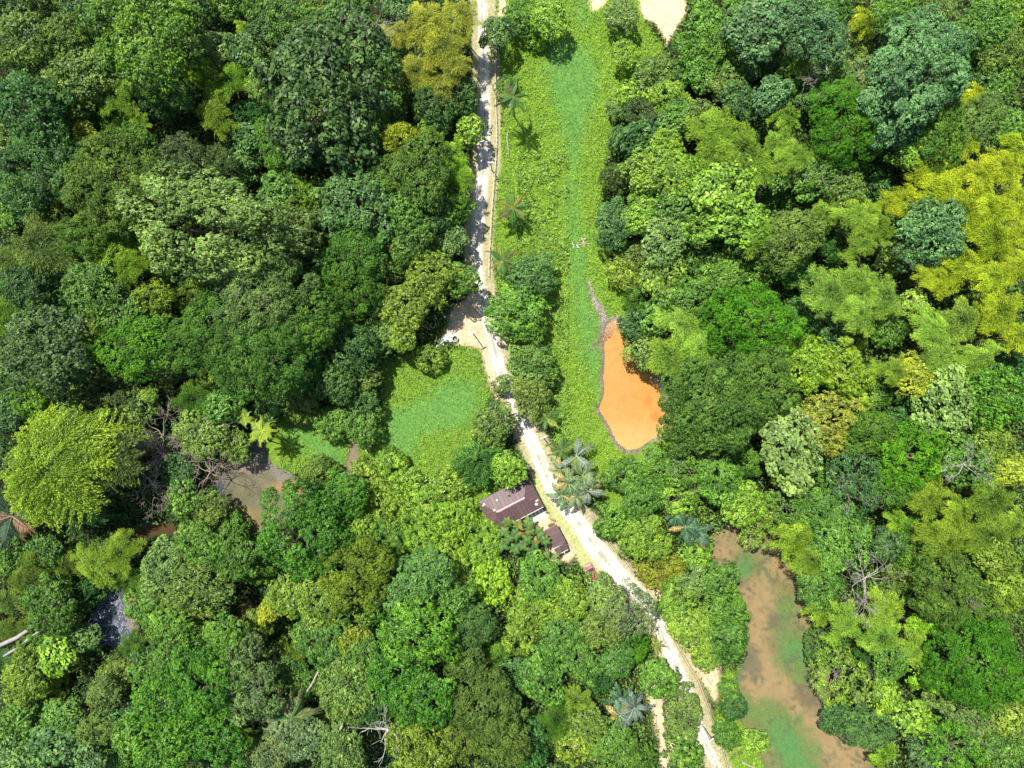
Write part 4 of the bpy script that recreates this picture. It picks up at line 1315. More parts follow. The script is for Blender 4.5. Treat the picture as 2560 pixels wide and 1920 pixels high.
def fill():
    r = random.Random(8)
    done = [(e[0], e[1], e[2]) for e in ENTRIES]
    spots = []
    for gy in range(10, 1920, 30):
        for gx in range(10, 2560, 30):
            spots.append((gx + r.uniform(-10, 10), gy + r.uniform(-10, 10)))
    pts = np.array(spots)
    z = zones(pts)
    HOUSE = P('1160,1180 1340,1180 1420,1300 1500,1420 1440,1440 1360,1420 1200,1400')
    ok = (sdist(pts, HOUSE) < -30) * (1 - z['meadow']) * (1 - z['water']) * (1 - z['verge']) * (1 - z['sand']) * (1 - z['dirt']) * (1 - z['yard']) * (1 - z['silt']) * (1 - z['teal']) > .6
    n = 0
    for (x, y), k in zip(spots, ok):
        if not k: continue
        if any((x - a) ** 2 + (y - b_) ** 2 < q * q for a, b_, q in DARK): continue
        rr = r.uniform(42, 62)
        free = min(math.hypot(x - a, y - b_) - .80 * q for a, b_, q in done)
        if free < 21: continue
        rd = road_dist(np.array([[x, y]]))
        rr = min(rr, free * .75 + 26, rd[0][0] - rd[1][0] - 8)
        if rr < 22: continue
        col = r.choice(['mg', 'dg2', 'mg3', 'gg2', 'mg2', 'ol2', 'bg2'])
        one = np.array([[x, y]])
        if sdist(one, SCRUB)[0] > -10 or sdist(one, SCRUB2)[0] > -5:
            col = r.choice(['lg2', 'lg', 'mg3'])
            place_plant(x, y, rr * .85, r.uniform(1.8, 3.0), 'S', col, gap_label(x, y, col), 700 + n)
        else:
            place_plant(x, y, rr, r.uniform(3.6, 7.0), r.choice('RRRFFM'), col, gap_label(x, y, col), 700 + n)
        done.append((x, y, rr)); n += 1
    print('FILL', n, COUNT)
fill()

# ------------------------------------------------------------------ ground cover (uncountable)
def scatter(nm, label, n, box, accept, hfn, L, wr, colfn, up=0.9, tilt=0.45, seed=1, mat=None, zoff=0.0, upright=False):
    r = np.random.default_rng(seed)
    pts = np.stack([r.uniform(box[0], box[2], n), r.uniform(box[1], box[3], n)], 1)
    w = accept(pts)
    k = r.uniform(size=n) < w
    pts = pts[k]; m = len(pts)
    x, y = wp(pts[:, 0], pts[:, 1])
    h = hfn(pts, r)
    pos = np.stack([x, y, h + zoff], 1)
    nor = nrm(np.array([0, 0, up]) + r.normal(size=(m, 3)) * tilt)
    if upright:
        ax = nrm(r.normal(size=(m, 3)) * np.array([1, 1, .3]) + np.array([0, 0, .5]))
    else:
        ax = nrm(r.normal(size=(m, 3)) * np.array([1, 1, .4]))
    LL = L * r.uniform(.6, 1.4, m)
    v, f = leaf_cards(pos, nor, ax, LL, LL * wr)
    col = colfn(pts, r)
    tone = np.clip(r.normal(.5, .16, m), 0, 1)
    me = mesh_np(nm, v, f, mat or M_COVER, {'tone': np.repeat(tone, 4), 'col': np.repeat(col, 4, 0)})
    o = link(bpy.data.objects.new(nm, me))
    tag(o, label, kind='stuff')
    return o, m

def zsel(pts):
    return zones(pts)

GHC = {}
def ground_h(pts):
    return (fbm(pts[:, 0] / 60 + 7, pts[:, 1] / 60) - 0.5) * 0.25

# meadow herbs: clumpy, lime green
def acc_meadow(pts):
    z = zones(pts)
    w = z['meadow'] * (1 - z['teal']) ** .8 * (1 - z['water']) * (1 - z['verge'] * .9) * (1 - z['sand']) * (1 - z['dirt']) * (1 - z['yard']) * (1 - z['silt'])
    bare = smooth(fbm(pts[:, 0] / 18 + 50, pts[:, 1] / 18), .22, .34)
    return w * (0.25 + .75 * bare)
def h_meadow(pts, r):
    n = fbm(pts[:, 0] / 11, pts[:, 1] / 11, 3)
    n2 = fbm(pts[:, 0] / 40 + 3, pts[:, 1] / 40, 3)
    return ground_h(pts) + 0.05 + np.clip((n - .3) * 1.1, 0, 1) * r.uniform(.35, 1, len(pts)) + n2 * .25
def c_meadow(pts, r):
    n = fbm(pts[:, 0] / 45 + 9, pts[:, 1] / 45)[:, None]; n2 = fbm(pts[:, 0] / 12, pts[:, 1] / 12 + 8)[:, None]
    a = np.array([.165, .320, .020]); b = np.array([.205, .375, .024]); c = np.array([.060, .150, .024])
    k = np.clip((n - .35) * 3, 0, 1)
    col = a * (1 - k) + b * k
    k2 = np.clip((n2 - .52) * 4, 0, 1) * .6
    col = col * (1 - k2) + c * k2
    west = (pts[:, 0:1] < 1245) * .55
    col = col * (1 - west) + np.array([.105, .235, .030]) * west
    dry = (r.uniform(size=(len(pts), 1)) < .03)
    return np.where(dry, np.array([[.30, .24, .10]]), col)
scatter('meadow_grass', 'lime green creeping weeds covering the meadow', 320000, (700, -40, 1960, 1960), acc_meadow, h_meadow, .37, .36, c_meadow, up=.8, tilt=.42, seed=11)

def acc_long(pts):
    z = zones(pts)
    ok = (pts[:, 0] > 1290) & (pts[:, 0] < 1420) & (pts[:, 1] > 380) & (pts[:, 1] < 1300)
    return z['meadow'] * ok * (1 - z['teal']) * smooth(fbm(pts[:, 0] / 30 + 77, pts[:, 1] / 30), .35, .55) * (1 - z['verge'])
scatter('broad_blades', 'long pale glossy blades in the meadow between palm and green band', 26000, (1280, 360, 1440, 1300), acc_long, lambda p, r: h_meadow(p, r) + .25, .95, .17,
        lambda p, r: np.tile([[.19, .33, .045]], (len(p), 1)), up=.7, tilt=.4, seed=12)

# teal green fine grass
def acc_teal(pts):
    z = zones(pts)
    return z['teal'] * (1 - z['water']) * (1 - z['verge'])
scatter('fine_grass', 'fine emerald marsh grass band running through the meadow', 130000, (660, -40, 1560, 1260), acc_teal,
        lambda p, r: ground_h(p) + .06 + r.uniform(0, .22, len(p)) + fbm(p[:, 0] / 14, p[:, 1] / 14) * .25, .40, .15,
        lambda p, r: np.array([.090, .240, .048]) * (1 - np.clip((fbm(p[:, 0] / 20, p[:, 1] / 20)[:, None] - .45) * 2.5, 0, 1)) + np.array([.150, .32, .032]) * np.clip((fbm(p[:, 0] / 20, p[:, 1] / 20)[:, None] - .45) * 2.5, 0, 1), up=.7, tilt=.6, seed=13, upright=True)

# dry grass on the verges and in the yard
def acc_dry(pts):
    z = zones(pts)
    return np.clip(z['verge'] + z['yard'] + .3 * z['dirt'] + .35 * z['sand'] * smooth(fbm(pts[:, 0] / 9, pts[:, 1] / 9), .5, .6), 0, 1) * (1 - z['road']) * smooth(fbm(pts[:, 0] / 10 + 5, pts[:, 1] / 10), .3, .6) * (1 - z['water'])
scatter('dry_grass', 'short dry grass along the edges of the track', 60000, (1100, -40, 1860, 1960), acc_dry,
        lambda p, r: .02 + r.uniform(0, .08, len(p)), .26, .2,
        lambda p, r: np.where(r.uniform(size=(len(p), 1)) < .45, np.array([[.34, .33, .14]]), np.array([[.17, .22, .05]])), up=.8, tilt=.6, seed=14)

# forest undergrowth
def acc_under(pts):
    z = zones(pts)
    w = (1 - z['meadow']) * (1 - z['teal']) * (1 - z['water']) * (1 - z['verge']) * (1 - z['sand']) * (1 - z['dirt']) * (1 - z['yard']) * (1 - z['silt']) * (1 - z['road'])
    return w * smooth(fbm(pts[:, 0] / 26 + 90, pts[:, 1] / 26), .20, .36)
def h_under(pts, r):
    n = fbm(pts[:, 0] / 28 + 3, pts[:, 1] / 28, 4)
    n2 = fbm(pts[:, 0] / 10 + 13, pts[:, 1] / 10, 2)
    edge = np.clip(-sdist(pts, MEADOW) / 60, .25, 1)
    rd, hw, sd = road_dist(pts)
    edge = np.minimum(edge, np.clip((rd - hw - 18) / 50, .1, 1))
    return .1 + (np.clip((n - .25) * 5.5, 0, 4.0) + n2 * 1.0) * r.uniform(.65, 1, len(pts)) * edge
def c_under(pts, r):
    lime = np.maximum(smooth(sdist(pts, SCRUB), -30, 10), smooth(sdist(pts, SCRUB2), -20, 10))[:, None]
    east = smooth(pts[:, 0], 1300, 1600)[:, None] * .35
    lime = np.maximum(lime, east)
    n = fbm(pts[:, 0] / 45 + 29, pts[:, 1] / 45)[:, None]
    a = np.array([.040, .100, .018]); b = np.array([.095, .175, .026])
    k = np.clip((n - .4) * 4, 0, 1)
    return (a * (1 - k) + b * k) * (1 - lime) + np.array([.13, .24, .028]) * lime
scatter('undergrowth', 'leafy undergrowth between the trees of the jungle', 520000, (-240, -240, 2800, 2160), acc_under, h_under, .58, .5, c_under, up=.75, tilt=.5, seed=15)

# swamp weed and pond plants
def acc_weed(pts):
    z = zones(pts)
    n = fbm(pts[:, 0] / 24, pts[:, 1] / 24)
    w = 0
    for e in ((1866, 1412, 34, 34, 0), (1985, 1625, 50, 62, -.3), (1990, 1890, 60, 90, -.5), (1950, 1830, 50, 50, 0), (1970, 1520, 30, 46, 0), (1920, 1780, 60, 30, .3), (1870, 1780, 26, 60, -.5),
              (700, 1135, 40, 26, 0), (690, 1180, 20, 30, 0), (760, 1120, 90, 60, .3), (860, 1190, 60, 20, 0), (600, 1220, 40, 12, .3), (580, 1240, 12, 20, 0), (1985, 1470, 40, 30, .3), (2090, 1620, 26, 50, 0), (275, 1545, 14, 20, 0)):
        w = np.maximum(w, ell(pts, *e, n, .4)[:, 0])
    return w * z['water']
scatter('water_weed', 'floating green weed on the swamp and pond', 90000, (240, 1060, 2160, 1960), acc_weed,
        lambda p, r: -.15 + r.uniform(0, .22, len(p)) * (1 + 2 * (p[:, 0] < 950)), .32, .2,
        lambda p, r: np.where((fbm(p[:, 0] / 16, p[:, 1] / 16)[:, None] > .52), np.array([[.06, .22, .08]]), np.array([[.15, .24, .05]])), up=.6, tilt=.7, seed=16, upright=True)

# foam on the dark pond, litter round the orange pond
M_FOAM = leaf_material('foam', use_attr_color=True, rough=.8, spec=.1, transl=.05)
def acc_foam(pts):
    n = fbm(pts[:, 0] / 5, pts[:, 1] / 5)
    return (ell(pts, 275, 1550, 56, 62, 0, fbm(pts[:, 0] / 24, pts[:, 1] / 24), .3)[:, 0]) * smooth(n, .38, .6) * smooth(sdist(pts, POND_F), 0, 6)
scatter('foam', 'white foam flecks floating on the dark pond', 9000, (200, 1450, 360, 1620), acc_foam, lambda p, r: np.full(len(p), -.14), .34, .35,
        lambda p, r: np.tile([[.20, .22, .26]], (len(p), 1)), up=2, tilt=.12, seed=17, mat=M_FOAM)
def acc_litter(pts):
    d = sdist(pts, POND_O); s = sdist(pts, STREAM)
    n = fbm(pts[:, 0] / 8, pts[:, 1] / 8)
    w = smooth(-np.abs(d - 1) + 10 * n - 1.5, -1, 4) * (1 - smooth(pts[:, 0] - 1600, 0, 30) * (pts[:, 1] < 1060))
    top = smooth(835 - pts[:, 1] + 18 * (n - .5), 0, 12) * (d > -6)
    return np.clip(np.maximum(np.maximum(w, smooth(s, -3, 2)), top), 0, 1)
def c_litter(pts, r):
    g = smooth(820 - pts[:, 1], -30, 20)[:, None] * .7
    pal = np.array([[.05, .035, .03], [.12, .09, .075], [.24, .21, .20], [.16, .09, .05]])
    pal2 = np.array([[.52, .48, .46], [.60, .57, .55], [.34, .29, .26], [.44, .38, .34]])
    i = r.integers(0, 4, len(pts))
    return pal[i] * (1 - g) + pal2[i] * g
scatter('pond_litter', 'dead stems and grey litter round the orange pond', 26000, (1450, 690, 1710, 1150), acc_litter,
        lambda p, r: np.maximum(-.14, .02 - .2 * smooth(sdist(p, POND_O), -3, 3)) + r.uniform(0, .16, len(p)), .50, .13, c_litter, up=1, tilt=.35, seed=18, mat=M_FOAM)
def acc_rub(pts):
    z = zones(pts)
    return np.clip(z['dirt'] + .25 * z['sand'] + .25 * z['verge'], 0, 1) * (1 - z['road']) * smooth(fbm(pts[:, 0] / 8, pts[:, 1] / 8), .48, .6)
scatter('twig_litter', 'dry twigs and leaf litter on the bare soil', 16000, (1080, 700, 1860, 1960), acc_rub, lambda p, r: .02 + r.uniform(0, .07, len(p)), .3, .22,
        lambda p, r: np.array([[.46, .36, .24], [.24, .18, .11], [.6, .52, .4], [.16, .19, .05]])[r.integers(0, 4, len(p))], up=1, tilt=.5, seed=19, mat=M_FOAM)

# ------------------------------------------------------------------ palms and bananas
M_FROND = leaf_material('frond', rough=.55, spec=.2, transl=.3)
def frond_mesh(seed, n=42, L=1.0, W=.30, droop=.55, leafw=.017):
    r = np.random.default_rng(seed)
    t = np.linspace(.10, 1, n)
    def rach(t):
        return np.stack([t * L * (1 - .15 * t * t), 0 * t + .03 * np.sin(t * 3), .30 * L * np.sin(t * 1.9) * .8 - droop * L * t ** 2.3], 1)
    vs = []; fs = []; tone = []
    k = 0
    for sgn in (-1, 1):
        for i, tt in enumerate(t):
            p = rach(np.array([tt]))[0]
            wl = W * sin(min(1, tt * 1.3 + .18) * pi * .86 + .12) * r.uniform(.85, 1.1) + .02
            d = np.array([.55 + .35 * tt, sgn * .85, -.42 - r.uniform(0, .25)]); d /= np.linalg.norm(d)
            a = np.array([1, 0, 0]) * leafw * L
            tip = p + d * wl * L
            mid = p + d * wl * L * .5 + np.array([0, 0, .02 * L])
            vs += [p - a * .5, mid - a * .9, tip, mid + a * .9]
            fs.append((k, k + 1, k + 2, k + 3)); k += 4
            tone += [r.uniform(.3, .75)] * 4
    # rachis as a narrow strip with depth
    tt = np.linspace(0, 1, 9); pc = rach(tt)
    for i in range(8):
        w0 = .018 * L * (1 - tt[i] * .8); w1 = .018 * L * (1 - tt[i + 1] * .8)
        a, b = pc[i], pc[i + 1]
        vs += [a + [0, -w0, 0], a + [0, w0, 0], b + [0, w1, 0], b + [0, -w1, 0], a + [0, 0, -w0 * 1.4], b + [0, 0, -w1 * 1.4]]
        fs += [(k, k + 1, k + 2, k + 3), (k, k + 3, k + 5, k + 4), (k + 1, k + 4, k + 5, k + 2)]
        k += 6; tone += [.95] * 6
    me = mesh_np('frond', np.array(vs), np.array(fs), M_FROND, {'tone': np.array(tone), 'young': np.zeros(len(vs))})
    return me
FRONDS = [frond_mesh(s, droop=d, W=w) for s, d, w in ((1, .30, .27), (2, .5, .24), (3, .15, .26), (4, .75, .22))]
M_PALMTR = simple_mat('palm_trunk', (.34, .31, .26), .9, .1, .4, 3.0)

def palm(px, py, h, rpx, label, nf=9, cols=None, base=None, group='palms beside the track', spec=None, trunk=True, seed=0, wide=1.0, lift=0.0):
    """px,py: crown centre as seen; base: pixel of the foot if the trunk leans"""
    rnd = random.Random(seed + int(px))
    X, Y = wp(px, py, h)
    bx, by = wp(*base) if base else (X, Y)
    root = tag(empty('palm_tree', (bx, by, 0)), label, 'palm', group)
    R = rpx * S * (CAMZ - h) / CAMZ
    top = Vector((X - bx, Y - by, h))
    if trunk:
        mb = MB()
        pts = [(0, 0, -.2), top * .33 + Vector((0, 0, .2)), top * .66 + Vector((0, 0, .2)), top]
        mb.tube(pts, [.19, .14, .12, .11], 8)
        mb.build('trunk', M_PALMTR, root, True)
    for k in range(nf):
        o = bpy.data.objects.new('frond', FRONDS[rnd.randrange(4)])
        a = k * 2 * pi / nf + rnd.uniform(-.25, .25)
        s = R * rnd.uniform(.85, 1.12)
        o.scale = (s, s * wide * rnd.uniform(.85, 1.15), s)
        o.location = top
        o.rotation_euler = Euler((rnd.uniform(-.5, .5), rnd.uniform(-.25, .35) - lift, a), 'XYZ')
        c = (.085, .150, .045)
        if cols: c = cols[k % len(cols)]
        o.color = (*c, .2)
        link(o, root)
    return root
G1 = (.055, .130, .030); G2 = (.11, .19, .035); BR = (.115, .105, .04); GR = (.15, .20, .10); OR = (.17, .17, .035); YG = (.22, .28, .05)
palm(1283, 243, 10.5, 52, 'tall palm over the meadow throwing a star-shaped shadow, one half-brown frond', 13, [G1, G1, G2, G1, BR, G1, G2, G1, G1, GR], base=(1286, 292), seed=1, wide=.85)
palm(1283, 520, 5.2, 54, 'palm above the tree pair with two yellowing fronds', 14, [G1, G2, OR, G1, G2, G1, OR, G1, G2, BR, G1], base=(1287, 530), seed=2, wide=.85)
palm(1258, 652, 7.0, 50, 'palm at the road bend with dead orange fronds', 14, [G1, BR, G1, G2, OR, G1, G1, GR, OR, G2, G1], base=(1262, 660), seed=3, wide=.85)
palm(1093, 754, 8.6, 28, 'small bright green palm above the concrete well', 13, [YG, G2, YG, (.14, .24, .05)], base=(1101, 766), seed=4, wide=1.0)
palm(1366, 1046, 4.2, 46, 'broad-leaved palm on the right verge, upper one', 12, [G2, G1, (.12, .2, .06), G2, YG, G1, (.1, .18, .06)], seed=5, wide=.9)
palm(1404, 1126, 3.8, 44, 'broad-leaved palm on the right verge, just below its twin', 11, [G2, G1, (.12, .2, .06), G1, BR, G2], seed=6, wide=.9)
palm(1335, 868, 2.0, 30, 'low palm with orange fronds between the round tree and the dark bush', 9, [OR, YG, BR, G2, OR], seed=7, trunk=False)
palm(1300, 876, 1.8, 26, 'small low palm with an orange frond left of a similar one', 8, [G2, OR, YG], seed=8, trunk=False)
palm(724, 1800, 10, 88, 'sharp-leaved palm with pale upright fronds near the bottom', 15, [(.10, .15, .05), (.20, .21, .09), G1, (.16, .19, .08)], seed=9, group='large palms deep in the forest')
palm(205, 1265, 8, 92, 'fan palm with huge fronds at the left edge, one frond orange', 17, [G1, (.09, .15, .07), G1, (.26, .17, .035), (.07, .13, .06), G1, G2, G1, (.09, .15, .07), G1, G1, G1, G1, G1, G1, G1], seed=10, group='large palms deep in the forest', wide=1.5)
palm(30, 1290, 8, 90, 'dark palm cut by the left edge with brown dead fronds', 13, [(.03, .06, .03), (.04, .07, .04), BR, (.22, .14, .08)], seed=11, group='large palms deep in the forest', wide=1.3)
palm(655, 1078, 9, 42, 'ferny tree with bright yellow-green fronds over the grey pond', 12, [(.22, .30, .03), (.25, .32, .03), (.16, .26, .03)], seed=12, wide=1.3, base=(668, 1100))
palm(612, 1045, 8, 30, 'small ferny crown beside the bright ferny tree', 9, [(.16, .26, .03), (.2, .28, .03)], seed=13, wide=1.3)
palm(1840, 1878, 2.5, 26, 'young palm on the swamp shore near the bottom edge', 9, [G2, YG], seed=14, trunk=False)
palm(1640, 1612, 2.2, 30, 'spiky rosette palm beside the dark round bush', 16, [YG, G2, (.25, .28, .06)], seed=15, trunk=False, wide=.5)
palm(1470, 1640, 2.2, 20, 'little spiky palm in the lower scrub', 10, [YG, G2], seed=16, trunk=False, wide=.6)

M_BAN = leaf_material('banana_leaf', rough=.5, spec=.25, transl=.3)
def banana_leaf(seed, tat=.5):
    """unit length leaf along +x, arched, torn into strips on both sides of the midrib"""
    r = np.random.default_rng(seed)
    vs = []; fs = []; tone = []; k = 0
    n = 16
    def mid(t): return np.array([t * (1 - .12 * t), .02 * sin(3 * t), .34 * sin(t * 2.0) * .75 - .42 * t ** 2.4])
    def wid(t): return .155 * (sin(min(1, t * 1.05 + .02) * pi) ** .45 if 0 < t < .97 else .15)
    for sgn in (-1, 1):
        for i in range(n):
            t0 = .12 + .88 * i / n; t1 = .12 + .88 * (i + 1) / n - (.012 if r.uniform() < tat else 0)
            sw = r.uniform(-.03, .06) * tat; dz = -r.uniform(.15, .6) * tat * .16
            a, b = mid(t0), mid(t1)
            w0, w1 = wid(t0), wid(t1)
            vs += [a, b, b + [.05 + sw, sgn * w1, -.25 * w1 + dz], a + [.05 + sw, sgn * w0, -.25 * w0 + dz]]
            fs.append((k, k + 1, k + 2, k + 3) if sgn > 0 else (k, k + 3, k + 2, k + 1)); k += 4
            tone += [r.uniform(.25, .75)] * 4
    tt = np.linspace(0, 1, 9)
    for i in range(8):
        a, b = mid(tt[i]), mid(tt[i + 1]); w0 = .016 * (1.1 - tt[i]); w1 = .016 * (1.1 - tt[i + 1])
        vs += [a + [0, -w0, .004], a + [0, w0, .004], b + [0, w1, .004], b + [0, -w1, .004]]
        fs.append((k, k + 1, k + 2, k + 3)); k += 4; tone += [1.0] * 4
    return mesh_np('leaf', np.array(vs), np.array(fs), M_BAN, {'tone': np.array(tone), 'young': np.zeros(len(vs))})
BLEAF = [banana_leaf(i, t) for i, t in ((1, .3), (2, .8), (3, 1.0), (4, .6))]
M_PSEUDO = simple_mat('banana_stem', (.16, .20, .07), .6, .3, .5, 3.0, (.30, .22, .12))
def banana(px, py, h, rpx, label, nl=9, col=(.10, .17, .09), aim=None, seed=0, group='banana plants'):
    rnd = random.Random(seed * 7 + 1)
    X, Y = wp(px, py, h)
    root = tag(empty('banana_plant', (X, Y, 0)), label, 'banana plant', group)
    mb = MB(); mb.tube([(0, 0, -.1), (.05, 0, h * .5), (0, 0, h)], [.17, .14, .09], 8)
    mb.build('stem', M_PSEUDO, root, True)
    R = rpx * S
    for k in range(nl):
        o = bpy.data.objects.new('leaf', BLEAF[rnd.randrange(4)])
        a = (k * 2.4 + rnd.uniform(-.3, .3)) if aim is None else aim[k % len(aim)] + rnd.uniform(-.15, .15)
        s = R * rnd.uniform(.8, 1.15)
        o.scale = (s, s * rnd.uniform(.85, 1.25), s)
        o.location = (0, 0, h - .1)
        o.rotation_euler = Euler((rnd.uniform(-.4, .4), rnd.uniform(-.45, .15), a), 'XYZ')
        j = rnd.uniform(.8, 1.25)
        c = col if rnd.random() > .1 else (.30, .24, .08)
        o.color = (c[0] * j, c[1] * j, c[2] * j, .2)
        link(o, root)
    return root
BG_ = (.13, .19, .075); BD = (.05, .115, .05)
banana(1420, 1205, 4.2, 46, 'grey-green torn-leaved banana plant beside the road, in the heart of the clump', 9, BG_, seed=1)
banana(1455, 1190, 4.6, 50, 'grey-green banana plant in the clump with leaves reaching towards the pond', 9, BG_, seed=2)
banana(1400, 1172, 3.8, 36, 'banana plant at the upper road side of the grey-green clump', 8, BG_, seed=3)
banana(1470, 1228, 4.0, 46, 'banana plant at the lower right of the grey-green clump with silvery leaf backs', 9, (.16, .20, .14), seed=4)
banana(1405, 1238, 3.4, 40, 'banana plant whose leaves hang over the white road below the clump', 8, (.09, .17, .06), seed=5)
banana(1440, 1240, 3.8, 38, 'banana plant at the foot of the grey-green clump', 8, BG_, seed=6)
banana(1440, 1140, 4.6, 54, 'banana plant with one long pale leaf standing up above the clump', 5, (.17, .21, .15), aim=[1.25, 1.35, .4, 3.6, 5.6], seed=7)
banana(1712, 1318, 4.2, 48, 'upright banana plant near the swamp, the left one', 9, BD, seed=8)
banana(1735, 1330, 4.2, 52, 'banana plant leaning its leaves over the swamp inlet', 9, (.08, .15, .08), aim=[5.6, 5.3, 6.0, 4.4, .3, 1.6, 2.6], seed=9)
banana(1690, 1290, 3.6, 40, 'banana plant behind the upright one near the swamp', 8, BD, seed=10)
banana(1555, 1745, 4.0, 48, 'dark banana plant in the lower clump beside the dirt track', 9, BD, seed=11)
banana(1585, 1770, 4.4, 48, 'silver-leaved banana plant in the lower clump beside the dirt track', 9, (.11, .15, .11), seed=12)
banana(1548, 1790, 4.0, 46, 'banana plant at the lower left of the dirt-track clump', 8, (.10, .17, .09), seed=13)
banana(1590, 1905, 3.4, 42, 'banana plant cut by the bottom edge by the dirt track', 8, BD, seed=14)
banana(1375, 1400, 3.0, 34, 'banana plant hidden among the bushes below the small shed', 7, (.12, .2, .05), seed=15)

# breadfruit tree: rosettes of big lobed leaves
def lobed_leaf(seed):
    r = np.random.default_rng(seed)
    vs = [(0, 0, 0)]; 
    prof = [(0.0, .02), (.12, .10), (.22, .30), (.30, .14), (.42, .36), (.50, .16), (.62, .30), (.70, .13), (.82, .17), (1.0, 0)]
    top = [(x, y, .16 * sin(x * 2.2) - .25 * x * x - .30 * y) for x, y in prof]
    bot = [(x, -y, .16 * sin(x * 2.2) - .25 * x * x - .30 * y) for x, y in prof]
    mid = [(x, 0, .16 * sin(x * 2.2) - .25 * x * x) for x, y in prof]
    v = top + mid + bot; n = len(prof); f = []
    for i in range(n - 1):
        f.append((n + i, n + i + 1, i + 1, i)); f.append((2 * n + i, 2 * n + i + 1, n + i + 1, n + i))
    v = np.array(v)
    return mesh_np('leaf', v, np.array(f), M_BAN, {'tone': np.concatenate([np.full(n, .45), np.full(n, .5), np.full(n, .45)]), 'young': np.zeros(3 * n)})
LOB = lobed_leaf(1)
def breadfruit():
    cx, cyy = wp(1306, 1345, 5.0)
    root = tag(empty('breadfruit_tree', (cx, cyy, 0)), 'tree with huge lobed leaves standing between the house and the small shed', 'tree')
    rnd = random.Random(3)
    mb = MB()
    mb.tube([(0, 0, -.2), (0, .1, 2.2), (0, 0, 3.6)], [.26, .2, .14], 8)
    spots = []
    for k in range(15):
        a = k * 2.4; rr = 4.3 * sqrt((k + .6) / 15)
        spots.append((cos(a) * rr * 1.15, sin(a) * rr * .85, 5.6 - rr * .38 + rnd.uniform(-.3, .3)))
    for s in spots:
        mb.tube([(0, 0, 2.6), (s[0] * .5, s[1] * .5, 3.6), s], [.09, .06, .03], 5, False)
    mb.build('trunk', M_BARK, root)
    for s in spots:
        n = rnd.randint(5, 7)
        a0 = rnd.uniform(0, 6)
        for j in range(n):
            o = bpy.data.objects.new('leaf', LOB)
            sc = rnd.uniform(1.15, 1.6)
            o.scale = (sc, sc * 1.05, sc)
            o.location = s
            o.rotation_euler = Euler((rnd.uniform(-.3, .3), rnd.uniform(-.2, .35), a0 + j * 2 * pi / n + rnd.uniform(-.2, .2)), 'XYZ')
            c = rnd.choice([(.055, .130, .028), (.065, .150, .03), (.12, .19, .03), (.08, .17, .035)])
            if rnd.random() < .09: c = (.22, .17, .03)
            o.color = (*c, .1)
            link(o, root)
breadfruit()

# ------------------------------------------------------------------ houses
def roof_mat(name, col):
    m, nt, out = newmat(name)
    tc = N(nt, 'ShaderNodeTexCoord')
    nz = N(nt, 'ShaderNodeTexNoise'); nz.inputs['Scale'].default_value = .9; nz.inputs['Detail'].default_value = 8; nz.inputs['Roughness'].default_value = .7
    nt.links.new(tc.outputs['Object'], nz.inputs['Vector'])
    nz2 = N(nt, 'ShaderNodeTexNoise'); nz2.inputs['Scale'].default_value = 5; nz2.inputs['Detail'].default_value = 5
    nt.links.new(tc.outputs['Object'], nz2.inputs['Vector'])
    oi = N(nt, 'ShaderNodeObjectInfo')
    r = N(nt, 'ShaderNodeMapRange'); r.inputs[1].default_value = .38; r.inputs[2].default_value = .66; nt.links.new(nz.outputs['Fac'], r.inputs[0])
    c = mixc(nt, r.outputs[0], (*col, 1), (col[0] * 1.35, col[1] * 1.1, col[2] * 1.0, 1))
    r2 = N(nt, 'ShaderNodeMapRange'); r2.inputs[1].default_value = .5; r2.inputs[2].default_value = .75; nt.links.new(nz2.outputs['Fac'], r2.inputs[0])
    c = mixc(nt, mathn(nt, 'MULTIPLY', r2.outputs[0], .45), c, (.16, .13, .12))
    v = mathn(nt, 'MULTIPLY_ADD', oi.outputs['Random'], .30); v.node.inputs[2].default_value = .85
    h = N(nt, 'ShaderNodeHueSaturation'); nt.links.new(c, h.inputs['Color']); nt.links.new(v, h.inputs['Value'])
    p = N(nt, 'ShaderNodeBsdfPrincipled'); p.inputs['Roughness'].default_value = .55; p.inputs['Specular IOR Level'].default_value = .35
    nt.links.new(h.outputs[0], p.inputs['Base Color'])
    nt.links.new(p.outputs[0], out.inputs['Surface'])
    return m
M_ROOF = roof_mat('brown_metal_roof', (.078, .050, .050))
M_RIDGE = simple_mat('ridge_red', (.42, .10, .07), .6, .3, .3, 2.0, (.55, .30, .25))
M_WHITE = simple_mat('white_paint', (.78, .76, .72), .6, .3, .15, 3.0)
M_PINK = simple_mat('pink_board', (.62, .36, .30), .8, .2, .2, 3.0)
M_WALL = simple_mat('house_wall', (.50, .42, .32), .85, .1, .3, 1.0)
M_DARKM = simple_mat('dark_metal', (.05, .05, .055), .5, .5, .3, 3.0)
M_GLASS = simple_mat('window_glass', (.03, .04, .05), .08, .6, .1, 1.0)
M_CONC = simple_mat('concrete', (.52, .49, .44), .9, .1, .35, 1.5)
M_WOOD = simple_mat('weathered_wood', (.20, .15, .11), .9, .1, .4, 2.0)

def sheet(parent, pts3, nrm3, name='roof_sheet', th=.03, mat=None):
    """a roof sheet: polygon with thickness"""
    nv = len(pts3)
    t = Vector(nrm3) * th
    vs = [tuple(p) for p in pts3] + [tuple(Vector(p) - t) for p in pts3]
    fs = [tuple(range(nv)), tuple(range(2 * nv - 1, nv - 1, -1))]
    for i in range(nv):
        j = (i + 1) % nv
        fs.append((i, i + nv, j + nv, j))
    me = bpy.data.meshes.new(name); me.from_pydata(vs, [], fs); me.materials.append(mat or M_ROOF); me.update()
    return link(bpy.data.objects.new(name, me), parent)

